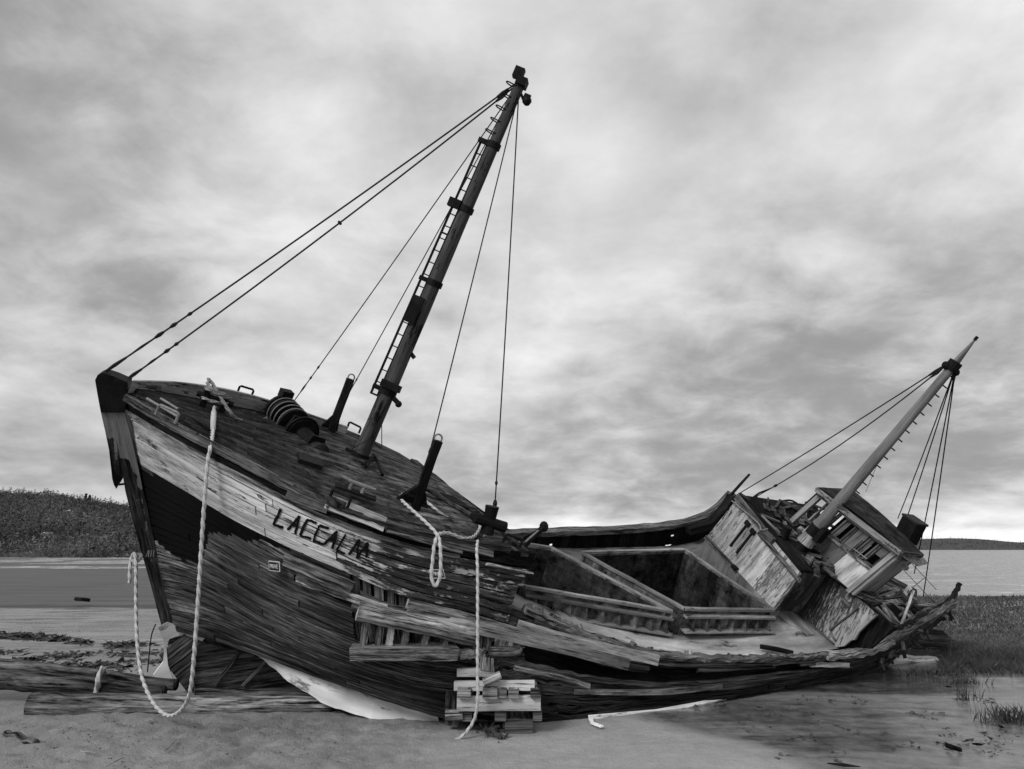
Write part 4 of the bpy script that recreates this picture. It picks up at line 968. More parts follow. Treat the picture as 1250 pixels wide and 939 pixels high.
mb = MB(); mb.slab([P(*p) for p in ((1046, 734, 12.0), (1130, 738, 12.9), (1140, 748, 12.7), (1060, 792, 10.9), (1030, 792, 10.4))], V(0, .1, -.1)); mb.build('stern_deck', M['dark'], ship)
for a, b in (((1103, 696, 12.4), (1152, 748, 12.7)), ((1113, 688, 12.6), (1143, 720, 12.8)), ((1108, 722, 12.4), (1128, 706, 12.6))): stay(P(*a), P(*b), .005)
stay(P(1158, 745, 12.7), P(1162, 790, 12.7), .005, mat='galv')
for k in range(44):
    s_ = random.uniform(6.1, 7.95); v = random.uniform(0, 1); p = SA(s_, v); d = V(random.uniform(-.1, .1), -.02, random.uniform(-.12, .06)); mb = MB(); mb.bar(p, p + d, random.uniform(.02, .06), .02, NEAR, c=(random.uniform(.2, .8), 0, 0), seg=1, ragged=.02)
    mb.build('splinter', M['hull'], ship)
# ------------------------------------------------------------------ ropes
def rope(name, pts, r, label, extra=(), group=None, mat='rope'):
    m = MB(); m.rope([P(*p) if len(p) == 3 else p for p in pts], r)
    for e in extra: m.rope([P(*p) for p in e], r)
    return m.build(name, M[mat], None, smooth=True, label=label, cat='rope', group=group)
bY = b0[1] - .12
ring1 = [tuple(b0 + uB * .12 + lB * (.12 + .09 * math.cos(t)) + aB * .09 * math.sin(t)) for t in np.linspace(0, 6.6, 12)]
m = MB()
m.rope([P(262, 496, bY - .15), P(261, 506, 7.75), P(260, 522, 7.4), P(258, 540, 6.98), P(253, 570, 6.9), P(247, 650, 6.93), P(242, 730, 6.96), P(237, 800, 7.0), P(232, 845, 7.1), P(222, 866, 7.3), P(206, 874, 7.5), P(190, 862, 7.7), P(178, 840, 7.9), P(171, 815, 8.05), P(167, 775, 8.2), P(166, 730, 8.3), P(166, 690, 8.35), P(164, 676, 8.4), P(160, 683, 8.38), P(168, 685, 8.4), P(172, 678, 8.45), P(163, 679, 8.4), P(159, 690, 8.38), P(158, 712, 8.36)], .0145)
m.build('mooring_rope', M['rope'], None, smooth=True, label='long pale rope looping from bow bitt to the sand and up to the stem', cat='rope')
m = MB(); q0 = b0 + uB * .1
turn = []
for tt_ in np.linspace(0, 3.1 * math.pi * 2, 60): turn.append(q0 + lB * .13 * math.cos(tt_) + aB * .10 * math.sin(tt_) + uB * (.009 * tt_ - .03 + .03 * math.sin(tt_ * .7)))
turn += [P(285, 508, bY), P(305, 513, 8.55), P(326, 511, 8.75)]
m.rope(turn, .015); m.build('mooring_rope', M['rope_old'], None, smooth=True, label='old grey rope turned round the bow bitt and led to the winch', cat='rope')
m = MB(); p_ = [P(261, 503, 7.8), P(260.5, 512, 7.65), P(260, 524, 7.35)]; m.tube(p_, [.026, .028, .024], 9); m.build('rope_splice', M['rope'], None, smooth=True, label='smooth taped splice of the bow rope over the dark deck', cat='splice')
rope('mooring_rope', [(583, 660, 7.45), (582, 672, 7.3), (583, 700, 7.2), (583, 760, 7.12), (583, 820, 7.08), (583, 855, 7.06), (579, 878, 7.1), (568, 895, 7.12), (556, 904, 7.12)], 0.0115, 'thin straight rope hanging in front of the timber stack to the sand')
rope('mooring_rope', [(520, 612, 8.1), (540, 628, 8.0), (556, 636, 8.1), (580, 637, 8.35), (587, 632, 8.5)], .012, 'short rope slack between the second post and the bollard')
rope('mooring_rope', [(506, 605, 8.1), (491, 604, 7.9), (490, 610, 7.7), (500, 620, 7.5), (520, 638, 7.3), (533, 652, 7.15), (537, 664, 7.02), (538, 690, 6.98), (536, 708, 6.98), (531, 715, 6.98), (527, 706, 6.98), (528, 685, 6.98), (531, 662, 7.02), (536, 652, 7.15), (548, 651, 7.3), (565, 657, 7.45), (578, 655, 7.7), (585, 646, 7.95), (587, 636, 8.2), (595, 632, 8.35), (600, 640, 8.3), (597, 650, 8.1), (589, 656, 7.9)], .013, 'rope with a hanging loop from the second post over the bow side')
rope('mooring_rope', [(118, 846, 8.5), (120, 832, 8.45), (123, 820, 8.45), (126, 816, 8.5), (127, 820, 8.6)], .024, 'short rope stub tied round the dark log')
m = MB(); m.tube(resample(spline([P(190, 762, 8.5), P(185, 775, 8.45), P(182, 800, 8.4), P(180, 820, 8.5)]), .05), .007, 6); m.build('cord', M['wire'], None, label='thin dark cord hanging beside the foot of the stem', cat='cord')
# ------------------------------------------------------------------ logs and cribbing
def log(x0, y0, x1, y1, Y0, Y1, r0, r1, label, mat='log', c=(.6, 0, 0), sag=0.0, group='logs under the bow'):
    a, b = P(x0, y0, Y0), P(x1, y1, Y1); m = MB(); n = 26; pts = []; rr = []
    for k in range(n):
        t = k / (n - 1); p = lerp(a, b, t) + V(0, 0, .02 * noise.noise(Vector((t * 4, x0, y0)))) - V(0, 0, sag * 4 * t * (1 - t)); pts.append(p); rr.append(lerp(r0, r1, t) * (1 + .10 * noise.noise(Vector((t * 7, y0, 3)))))
    m.tube(pts, rr, 14, c=c, jit=.05); return m.build('log', M[mat], None, smooth=True, label=label, cat='log', group=group)
log(38, 861, 405, 862, 8.15, 8.3, .125, .085, 'long cut log lying in front, its sawn end to the left', c=(.78, 0, 0))
log(-60, 806, 215, 836, 8.95, 8.6, .085, .06, 'dark log lying behind, topmost of the two', c=(.38, 0, 0))
log(-60, 824, 200, 846, 8.75, 8.5, .115, .07, 'dark log resting on the sand below the upper log', c=(.32, 0, 0))
log(240, 846, 398, 850, 8.75, 8.6, .05, .04, 'thin dark pole under the forefoot', c=(.4, 0, 0))
log(1076, 806, 1142, 807, 11.35, 11.9, .095, .06, 'short white driftwood log beside the stern', mat='sheath', c=(.4, 0, 0), group=None)
log(8, 896, 44, 907, 7.2, 6.9, .035, .03, 'small charred driftwood piece on the bare sand', mat='hull', group=None)
def cribpx(name, x0, y0, x1, y1, Y, d, mat, c, label, cat, grp=None, rot=0.0, jit=.004):
    a, b = P(x0, (y0 + y1) / 2, Y), P(x1, (y0 + y1) / 2, Y); h = (y1 - y0) / F * Y * 1.02; m = MB()
    if rot: b = b + V(0, 0, rot)
    m.bar(a + V(0, d / 2, 0), b + V(0, d / 2, 0), d, h, (0, 0, 1), c=c, jit=jit, bev=.06); m.build(name, M[mat], None, label=label, cat=cat, group=grp)
gb = 'boards of the timber stack'
cribpx('crib_board', 557.7, 817.4, 603, 826.4, 7.28, .1, 'white', (.5, 0, 0), 'shortest white board, on top of the timber stack', 'board', gb)
cribpx('crib_board', 554, 833, 652.6, 843, 7.24, .1, 'white', (.42, 0, 0), 'long narrow pale board in the middle of the timber stack', 'board', gb)
cribpx('crib_board', 557.7, 851, 660, 867, 7.22, .06, 'white', (.33, 0, 0), 'widest pale board, lowest of the timber stack', 'board', gb)
def crib_end(name, x0, y0, x1, y1, Y, L, mat, c, label, cat, grp):
    cx, cy = (x0 + x1) / 2, (y0 + y1) / 2; p = P(cx, cy, Y); w = (x1 - x0) / F * Y; h = (y1 - y0) / F * Y
    m = MB(); m.bar(p, p + V(random.uniform(-.03, .03), L, 0), w, h, (0, 0, 1), c=c, jit=.004, bev=.08); m.build(name, M[mat], None, label=label, cat=cat, group=grp)
ge = 'block ends between the two long boards'
crib_end('crib_block', 558.5, 841.5, 574, 852, 7.17, .5, 'grey', (.85, 0, 0), 'leftmost of the squared block ends between the two long boards', 'block', ge)
crib_end('crib_block', 589, 840, 606, 852.5, 7.17, .5, 'grey', (.55, 0, 0), 'largest block end, between the two long boards behind the straight rope', 'block', ge)
crib_end('crib_block', 608, 841.5, 618, 852, 7.19, .5, 'hull', (.8, 0, 0), 'narrow dark block end with a bolt hole between the long boards', 'block', ge)
crib_end('crib_block', 621, 841.5, 633, 852, 7.17, .5, 'grey', (.75, 0, 0), 'chipped block end, second from the right between the long boards', 'block', ge)
crib_end('crib_block', 648, 842, 659, 852.5, 7.18, .5, 'grey', (.4, 0, 0), 'rightmost of the squared block ends between the two long boards', 'block', ge)
gl = 'short blocks under the lowest board'
crib_end('crib_block', 564, 867, 575, 880, 7.3, .5, 'hull', (.8, 0, 0), 'left short block under the lowest board', 'block', gl)
crib_end('crib_block', 604.5, 867, 617.5, 880, 7.28, .5, 'grey', (.35, 0, 0), 'middle short block under the lowest board', 'block', gl)
crib_end('crib_block', 651, 867, 661, 880, 7.26, .5, 'grey', (.38, 0, 0), 'right short block under the lowest board', 'block', gl)
crib_end('crib_block', 618, 879, 650, 894, 7.3, .4, 'hull', (.7, 0, 0), 'broad dark footing block half sunk in the sand', 'block', gl)
m = MB(); m.bar(P(590, 833, 7.2), P(611, 824.5, 7.22), .06, .1, (0, -1, .3), c=(.9, 0, 0), jit=.004); m.build('wedge', M['grey'], None, label='tilted wooden wedge driven above the middle board', cat='wedge')
m = MB(); m.bar(P(593, 819, 7.32), P(595, 803, 7.34), .125, .12, (0, 1, 0), c=(.8, 0, 0), jit=.008); m.build('crib_block', M['grey'], None, label='upright stub block under the round timber beside the rope', cat='block')
m = MB(); m.bar(P(551, 886, 7.4), P(553, 840, 7.42), .13, .12, (0, 1, 0), c=(.5, 0, 0), jit=.02, ragged=.02); m.build('post', M['hull'], None, label='rough dark upright stump at the left of the timber stack', cat='post')
m = MB(); m.tube(resample([P(544, 873, 7.32), P(565, 872, 7.32)], .04), .05, 9, jit=.1, c=(.7, 0, 0)); m.build('log', M['grey'], None, label='stubby round log butting the left end of the timber stack', cat='log')
m = MB()
m.tube(resample([G(594, 893, .02), G(600, 890, .05), G(607, 898, .03), G(614, 901, .01)], .02), .022, 7, jit=.4)
for k in range(160):
    b_ = G(601 + random.gauss(0, 7), 894 + random.gauss(0, 4), .0) + V(0, 0, abs(random.gauss(0, .02))); m.add([b_ + V(*(RNG.normal(size=3) * .022)) for _ in range(3)], [[0, 1, 2]])
m.build('seaweed_clump', M['weed'], None, label='clump of black weed on sand before the timber stack', cat='seaweed')
# ------------------------------------------------------------------ ground
def hgt(x, y):
    r = math.hypot(x, y)
    z = 0.010 * noise.noise(Vector((x * .9, y * .9, 0))) + (.006 * fbm((x * 4, y * 4, 2), 1, 3) if r < 14 else 0)
    if r < 12 and x < 0.5 and y < 8.6:                      # trodden sand in the left foreground
        k = sstep(.5, -2.2, x) * sstep(8.6, 7.6, y); z += k * (.050 * noise.noise(Vector((x * 5.5, y * 5.5, 5))) + .036 * noise.noise(Vector((x * 13, y * 10, 8))))
    f = sstep(13, 36, y)
    left = -.40 + .16 * noise.noise(Vector((x * .035, y * .10, 1))) + .05 * noise.noise(Vector((x * .2, y * .5, 4)))
    left = lerp(-.30 + .02 * noise.noise(Vector((x * .2, y * .5, 4))), -.45 + .16 * noise.noise(Vector((x * .018, y * .10, 1))), sstep(50, 62, y + 6 * noise.noise(Vector((x * .05, y * .05, 6)))))
    wr = sstep(4, 14, x - (y - 25) * .05)
    rt = -1.2 * sstep(26, 33, y + 1.0 * noise.noise(Vector((x * .3, y * .3, 2)))) + .10 * sstep(14, 18, y) * (1 - sstep(24, 30, y))
    z += lerp(lerp(0, left, f), rt, wr) if y > 10 else 0
    if y > 150: z = lerp(z, -1.0, sstep(150, 170, y)) if y < 170 else -1.0
    return z
NA = 480
ang = []
for k in range(NA): ang.append(2 * math.pi * k / NA)
def warp(a):                                              # more spokes to the front (+y)
    return a - .55 * math.sin(a)
A_ = np.array([warp(a) for a in ang])
rr = np.r_[.01, np.geomspace(.6, 4.9, 34), np.arange(5, 10, .042), np.geomspace(10.1, 20, 55), np.geomspace(20.8, 4200, 65)]
vs = []; fs = []
for r in rr:
    for a in A_: x, y = r * math.sin(a), r * math.cos(a); vs.append((x, y, hgt(x, y)))
for i in range(len(rr) - 1):
    for k in range(NA): k2 = (k + 1) % NA; fs.append([i * NA + k, (i + 1) * NA + k, (i + 1) * NA + k2, i * NA + k2])
gm, t = newmat('beach_sand')
pos = t.n('ShaderNodeNewGeometry').outputs['Position']; sx = t.n('ShaderNodeSeparateXYZ', None, i0=pos); X, Y_, Z = sx.outputs
n1 = t.noise(pos, .55, 6, .6, .4); n2 = t.noise(pos, 5, 7, .65, .3); n3 = t.noise(pos, 60, 4, .6); n4 = t.noise(t.sc(pos, .25, 1.3, 1), 1.0, 7, .62, .5)
# wet tongue to the right: right of the line from (0.9,7.9) to (2.2,5.9)
d = t.m('ADD', t.m('MULTIPLY', t.m('SUBTRACT', X, .95), .84), t.m('MULTIPLY', t.m('SUBTRACT', Y_, 7.9), .54))
d = t.m('ADD', d, t.m('MULTIPLY', t.m('SUBTRACT', n1, .5), 1.0)); d = t.m('ADD', d, t.m('MULTIPLY', t.m('SUBTRACT', n4, .5), .9))
wet = t.mr(d, .0, .5, smooth=True)
wet = t.m('MULTIPLY', wet, t.mr(X, .2, .7))
far = t.mr(t.m('ADD', Y_, t.m('MULTIPLY', t.m('SUBTRACT', n1, .5), 4)), 23, 24.5)
dry = t.mr(t.m('ADD', t.m('MULTIPLY', n1, .5), t.m('ADD', t.m('MULTIPLY', n2, .3), t.m('MULTIPLY', n3, .3))), .40, .68, .25, .46)
speck = t.mr(t.noise(pos, 9, 6, .75), .66, .70, 1.0, .45)
leftm = t.mr(t.m('ADD', X, t.m('MULTIPLY', t.m('SUBTRACT', n1, .5), 3)), .4, -1.5)
dry = t.m('MULTIPLY', dry, t.mix(leftm, 1.0, t.m('MULTIPLY', .70, speck)))
wetc = t.mr(t.m('ADD', t.m('MULTIPLY', n4, .6), t.m('MULTIPLY', n2, .4)), .40, .60, .05, .24)
c = t.mix(wet, dry, wetc); farc_ = t.mr(n4, .35, .65, .06, .11); c = t.mix(far, c, farc_)
edge = t.m('MULTIPLY', t.mr(t.m('ADD', Y_, t.m('MULTIPLY', t.m('SUBTRACT', n1, .5), 4)), 23, 23.6), t.mr(t.m('ADD', Y_, t.m('MULTIPLY', t.m('SUBTRACT', n1, .5), 4)), 24.2, 25.2, 1, 0)); c = t.m('MULTIPLY', c, t.mr(edge, 0, 1, 1.0, .35))
pool = t.mr(t.noise(t.vm('ADD', t.sc(pos, .5, 2.6, 1), (3, 5, 0)), 1.0, 7, .65, .4), .51, .56)
lreg = t.m('MULTIPLY', t.mr(Y_, 11.5, 13), t.mr(X, 0, -2)); pool = t.m('MULTIPLY', t.m('MULTIPLY', pool, lreg), t.m('SUBTRACT', 1.0, far))
c = t.mix(pool, c, t.m('MULTIPLY', c, .45))
rg = t.mix(wet, .9, t.mr(n4, .40, .56, .03, .26)); rg = t.mix(far, rg, .85); rg = t.mix(pool, rg, .08)
bm = t.m('ADD', t.m('MULTIPLY', n2, .6), t.m('ADD', t.m('MULTIPLY', n3, .25), t.m('MULTIPLY', t.noise(pos, 17, 5, .7), .5)))
grain = t.noise(pos, 150, 3, .7); bm = t.m('ADD', bm, t.m('MULTIPLY', grain, .12))
bm = t.m('MULTIPLY', bm, t.mix(wet, 1.0, .08)); bm = t.m('MULTIPLY', bm, t.mix(pool, 1.0, .1)); bm = t.m('MULTIPLY', bm, t.mr(Y_, 10, 25, 1.0, .3))
c = t.m('MULTIPLY', c, t.mr(grain, .3, .7, .72, 1.25))
t.out(c, rg, bm, .9, .045, spec=.5)
mb = MB(); mb.v = vs; mb.f = fs; mb.uv = [[(0, 0)] * 4] * len(fs); mb.c = [(.5, 0, 0)] * len(vs)
mb.build('ground', gm, None, smooth=True, kind='structure')
wm, t = newmat('sea_water')
pos = t.n('ShaderNodeNewGeometry').outputs['Position']
wv = t.noise(t.sc(pos, .9, 2.2, 1), 1.0, 5, .6, .3); w2_ = t.noise(t.sc(pos, .05, .22, 1), 1.0, 5, .6)
fo = t.mr(t.noise(t.sc(pos, .45, .8, 1), 1.0, 8, .75, .3), .50, .60)
t.out(t.mix(fo, t.mr(w2_, .3, .7, .10, .20), .55), t.mix(fo, .15, .7), wv, .8, .25, spec=.5)
mb = MB(); mb.slab([(-4000, 8, -.45), (4000, 8, -.45), (4000, 4200, -.45), (-4000, 4200, -.45)], V(0, 0, -.02)); mb.v = mb.v
mb.build('water', wm, None, kind='structure')
# ------------------------------------------------------------------ hills, woods, houses
def ridge(pts, Yb, Yr, Yback, name, mat, xr):
    """hill whose crest follows picture rows pts (x,row) at depth Yr"""
    g = []; xs = np.linspace(xr[0], xr[1], 90)
    for x in xs:
        hz = P(x, interp(pts, x), Yr)[2]; row = []; X_ = (x - 625) / F
        for tq in np.linspace(0, 1, 14):
            Yq = lerp(Yb, Yr, tq); zz = lerp(-1.2, hz, tq ** 1.05) + (0 if tq in (0, 1) else 1.0 * noise.noise(Vector((x * .02, tq * 5, 2))))
            row.append(V(X_ * Yq / math.cos(PH) * .98, Yq, zz))
        row.append(V(X_ * Yback, Yback, -3)); g.append(row)
    m = MB(); m.gridmesh(g); o = m.build(name, mat, None, smooth=True, kind='structure'); return np.array(g)
fm_, t = newmat('hill_soil'); pos = t.n('ShaderNodeNewGeometry').outputs['Position']; t.out(t.mr(t.noise(pos, .3, 5), .3, .7, .03, .08), .95)
lf, t = newmat('foliage'); c = t.n('ShaderNodeSeparateColor', None, i0=t.n('ShaderNodeAttribute', {'attribute_name': 'Col'}).outputs['Color']); t.out(c.outputs[0], .9, spec=.15)
PL = [(-700, 640), (-400, 612), (-150, 602), (0, 601), (60, 604), (75, 604), (100, 609), (160, 617), (240, 630), (340, 655), (420, 668)]
PR = [(760, 668), (980, 661), (1090, 659), (1150, 657), (1185, 658), (1225, 662), (1290, 663), (1700, 655), (2200, 664)]
gL = ridge(PL, 160, 400, 520, 'hill', fm_, (-700, 420)); gR = ridge(PR, 640, 900, 1100, 'hill', fm_, (760, 2200))
def woods(g, n, size, name, lo, hi, nl):
    a, b, _ = g.shape; b -= 1; cnt = nl
    base = RNG.normal(size=(nl, 3)); base /= np.linalg.norm(base, axis=1)[:, None]
    vs = []; cs = []
    for k in range(n):
        i = RNG.uniform(0, a - 1.001); j = (RNG.uniform() ** .9) * (b - 1.001); i0, j0 = int(i), int(j); fi, fj = i - i0, j - j0
        p = g[i0, j0] * (1 - fi) * (1 - fj) + g[i0 + 1, j0] * fi * (1 - fj) + g[i0, j0 + 1] * (1 - fi) * fj + g[i0 + 1, j0 + 1] * fi * fj
        s_ = size * RNG.uniform(.6, 1.5); conif = RNG.uniform() < .35
        tone = RNG.uniform(lo, hi) * (1 + .8 * noise.noise(Vector(p) * .035) + .7 * noise.noise(Vector(p) * .16))
        d = RNG.normal(size=(nl, 3)); d /= np.linalg.norm(d, axis=1)[:, None]; rad_ = RNG.uniform(.55, 1, nl)[:, None]
        hh = RNG.uniform(0, 1, nl)
        q = d * rad_ * s_ * .5
        if conif: q = np.c_[d[:, 0] * (1 - hh) * s_ * .35, d[:, 1] * (1 - hh) * s_ * .35, hh * s_ * 1.4 - s_ * .3]
        q = q + p + np.array([0, 0, s_ * .35])
        e1 = RNG.normal(size=(nl, 3)) * s_ * .13; e2 = RNG.normal(size=(nl, 3)) * s_ * .13
        vs.append(np.stack([q - e1 * .6, q + e1, q + e2], 1).reshape(-1, 3))
        cs.append(np.repeat(tone * RNG.uniform(.75, 1.3, nl), 3))
    vs = np.concatenate(vs); cs = np.concatenate(cs); me = bpy.data.meshes.new(name); nv = len(vs)
    me.vertices.add(nv); me.vertices.foreach_set('co', vs.ravel().astype(np.float32)); me.loops.add(nv); me.loops.foreach_set('vertex_index', np.arange(nv, dtype=np.int32))
    me.polygons.add(nv // 3); me.polygons.foreach_set('loop_start', np.arange(0, nv, 3, dtype=np.int32)); me.update(calc_edges=True)
    ca = me.color_attributes.new('Col', 'FLOAT_COLOR', 'POINT'); cc = np.ones((nv, 4), np.float32); cc[:, 0] = cs; ca.data.foreach_set('color', cc.ravel())
    me.materials.append(lf); o = bpy.data.objects.new(name, me); col.objects.link(o); o['kind'] = 'stuff'; return o
woods(gL, 24000, 1.7, 'woods', .05, .11, 12).__setitem__('label', 'wooded hillside across the water at the left')
woods(gR, 5000, 1.8, 'woods', .03, .06, 8).__setitem__('label', 'dark wooded ridge on the far shore at the right')
def hillpt(x, y):
    best = None
    for i in range(gL.shape[0]):
        for j in range(14):
            px_, py_ = pix(gL[i, j]); d_ = (px_ - x) ** 2 + (py_ - y) ** 2
            if best is None or d_ < best[0]: best = (d_, gL[i, j])
    p = best[1]; return P(x, y, p[1] - 4)
for x, y, w, lb in ((83, 624, 2.6, 'white house highest on the wooded hillside'), (57, 652, 2.4, 'white house low on the hillside, nearer the left edge'), (64, 648, 1.6, 'small white house just above its larger neighbour'), (110, 650, 1.8, 'small pale house low on the hillside towards the bow')):
    p = hillpt(x, y); e = empty('house', tuple(p - V(0, 0, 1)), lb, 'house', 'houses on the wooded hillside')
    m = MB(); m.box(p + V(0, 0, -.2), V(w / 2, 0, 0), V(0, .8, 0), V(0, 0, .8)); m.build('wall', M['signwhite'], e)
    m = MB(); m.slab([p + V(-w * .55, -.95, .6), p + V(-w * .55, .95, .6), p + V(-w * .55, 0, 1.3)], V(w * 1.1, 0, 0)); m.build('roof', M['roof'], e)
def pine(x, y0, y1, lb):
    p = hillpt(x, y0); p = P(x, y0, 396); top_ = P(x, y1, 396); h = top_[2] - p[2]; e = empty('pine_tree', tuple(p - V(0, 0, 1)), lb, 'tree', 'tall pines on the hill crest')
    m = MB(); m.tube([p - V(0, 0, 1.5), p + V(0, 0, h)], [.2, .05], 6); m.build('trunk', M['hull'], e)
    m = MB(); 
    for k in range(160):
        t_ = random.random() ** .8; a = random.uniform(0, 6.28); rr_ = (1 - t_) * h * .32 * random.uniform(.3, 1) + .1; c_ = p + V(rr_ * math.cos(a), rr_ * math.sin(a), h * (.12 + .88 * t_)); d1 = RNG.normal(size=3) * .35; d2 = RNG.normal(size=3) * .35
        m.add([c_ - d1, c_ + d1, c_ + d2], [[0, 1, 2]], c=(random.uniform(.02, .05), 0, 0))
    m.build('crown', lf, e)
pine(104, 612, 603, 'left of two tall pines breaking the hill crest'); pine(109, 612, 605, 'right of two tall pines breaking the hill crest')
# ------------------------------------------------------------------ marsh grass and reeds
def blades(m, x, y, z, h, lean, w, tone):
    a = random.uniform(0, 6.28); dx, dy = math.cos(a) * w, math.sin(a) * w; lx, ly = random.gauss(0, lean), random.gauss(0, lean)
    m.add([(x - dx, y - dy, z), (x + dx, y + dy, z), (x + lx * .5 + dx * .6, y + ly * .5 + dy * .6, z + h * .6), (x + lx, y + ly, z + h)], [[0, 1, 2], [0, 2, 3]], c=(tone, 0, 0))
m = MB()
for k in range(52000):
    px_ = random.uniform(1072, 1330) if k < 40000 else 1330 + random.expovariate(1 / 260); yy = random.random(); py_ = lerp(731, 823, yy ** .9)
    if px_ < 1180 and py_ < 812 - (1180 - px_) * .55 and px_ < 1100: continue
    edge = 812 + 12 * noise.noise(Vector((px_ * .03, 0, 1))) + (8 if px_ > 1150 else 0) - max(0, px_ - 1300) * .03 * random.random()
    if py_ > edge or (px_ < 1152 and py_ > 789): continue
    p = G(px_, py_)
    if p[0] < 4.6: continue
    d_ = p[1]; n_ = noise.noise(Vector((p[0] * .5, p[1] * .25, 3)))
    tone = .085 * (1 + .8 * n_) * random.uniform(.75, 1.3)
    if d_ > 19: tone *= .8
    blades(m, p[0], p[1], hgt(p[0], p[1]) - .02, random.uniform(.03, .11) * (1.5 if py_ > 795 else 1) * (1 + .4 * n_), .06, .008 * max(1, d_ / 13), tone)
m.build('marsh_grass', lf, None, kind='stuff', label='dark marsh grass on the shore behind the stern')
def reed(px_, py_, n, rx, h, lb):
    p = G(px_, py_); m = MB()
    for k in range(n):
        x = p[0] + random.gauss(0, rx); y = p[1] + random.gauss(0, rx * .6); blades(m, x, y, -.02, h * random.uniform(.5, 1.15), .05, .006, random.uniform(.015, .09))
    m.build('reed_clump', lf, None, label=lb, cat='reeds', group='reed clumps in the wet mud')
reed(1181, 856, 34, .045, .19, 'thin tuft of reeds standing alone in the shallow water'); reed(1172, 834, 120, .13, .12, 'low weedy tuft at the edge of the marsh above the lone reeds')
reed(1236, 881, 240, .17, .17, 'thick reed clump at the right edge of the picture'); reed(1206, 822, 200, .22, .13, 'reeds along the marsh edge, nearest the right side'); reed(1150, 824, 180, .25, .11, 'reeds at the marsh edge beyond the white driftwood'); reed(1104, 790, 70, .2, .10, 'sparse reeds just behind the stern tip')
# wrack, weed and pebbles
def scatter(name, lb, pts_fn, n, size, mat):
    m = MB()
    for k in range(n):
        q_ = pts_fn()
        if q_ is None: continue
        p = G(*q_)
        if noise.noise(Vector((p[0] * 1.4, p[1] * 1.4, 4))) < -.12: continue
        if name == 'pebbles':
            s_ = random.uniform(*size); m.ball(p + V(0, 0, hgt(p[0], p[1]) + s_ * .1), (s_ * random.uniform(.7, 1.5), s_, s_ * .55), 6, 3, jit=.35); continue
        for q in range(5):
            s_ = random.uniform(*size) * 1.3; b_ = p + V(random.gauss(0, s_ * 1.2), random.gauss(0, s_ * 2), hgt(p[0], p[1]) + random.uniform(0, s_ * .6))
            m.add([b_ + V(*(RNG.normal(size=3) * s_ * (1, 1, .35))) for _ in range(3)], [[0, 1, 2]])
    return m.build(name, M[mat], None, kind='stuff', label=lb)
def wr1():
    x = random.uniform(-40, 205); return x, interp([(-40, 776), (0, 776), (100, 784), (160, 790), (205, 793)], x) + random.gauss(0, 1.2)
scatter('seaweed', 'dark wrack line across the sand left of the bow', wr1, 420, (.02, .06), 'weed')
def wr2():
    x = random.uniform(-40, 200); return x, random.uniform(798, 822) - (200 - x) * .02
scatter('seaweed', 'weed heaped behind the dark logs', wr2, 420, (.015, .05), 'weed')
def wr3():
    t_ = random.random(); x = random.uniform(800, 1240); y = random.uniform(850, 938)
    if x < 960 - (938 - y) * 2.6: return None
    if noise.noise(Vector((x * .02, y * .06, 2))) < .05: return None
    return x, y
scatter('seaweed', 'scraps of weed strewn over the wet mud', wr3, 420, (.006, .02), 'weed')
def wr4():
    return random.uniform(-20, 420), random.uniform(876, 938)
scatter('pebbles', 'pebbles and weed crumbs on the trodden sand', wr4, 420, (.003, .008), 'weed')
def wr5():
    x = random.uniform(-20, 200); return x, random.uniform(745, 778)
scatter('pebbles', 'pale stones on the far sand flat', wr5, 320, (.008, .022), 'stone')
for i, (x0, y0, x1, y1, lb) in enumerate(((93, 731, 110, 733, 'dark stranded branch far out on the sand flat'), (1096 + 60, 910, 1172, 915, 'dark stick on the wet mud near the right, shortest'), (1152, 912, 1172, 915, ''))):
    if not lb: continue
    m = MB(); m.tube([G(x0, y0, .03), G((x0 + x1) / 2, (y0 + y1) / 2, .05), G(x1, y1, .02)], .02 if y0 > 800 else .06, 6, jit=.2); m.build('stick', M['dark'], None, label=lb, cat='stick')
for x0, y0, x1, y1, lb in ((128, 936, 150, 925, 'pale dry stick on the foreground sand, leftmost'), (201, 917, 215, 903, 'pale dry stick on the foreground sand, right of the other'), (98, 917, 118, 919, 'thin bent straw on the trodden sand')):
    m = MB(); m.tube([G(x0, y0, .02), G((x0 + x1) / 2, (y0 + y1) / 2, .035), G(x1, y1, .025)], .005, 5); m.build('stick', M['pale'], None, label=lb, cat='stick', group='dry sticks on the sand')
for x0, y0, x1, y1, lb in ((1187, 908, 1200, 909, 'black driftwood scrap on the wet mud, farthest right'), (1010, 932, 1050, 936, 'long black driftwood scrap near the bottom edge'), (1154, 838, 1162, 839, 'small dark lump in the shallow water near the lone reeds'), (1219, 886, 1226, 889, 'dark chip at the foot of the thick reed clump')):
    m = MB(); m.tube([G(x0, y0, .02), G((x0 + x1) / 2, (y0 + y1) / 2, .035), G(x1, y1, .02)], [.005, .011, .004], 7, jit=.3); m.build('driftwood', M['dark'], None, label=lb, cat='driftwood', group='driftwood scraps on the mud')
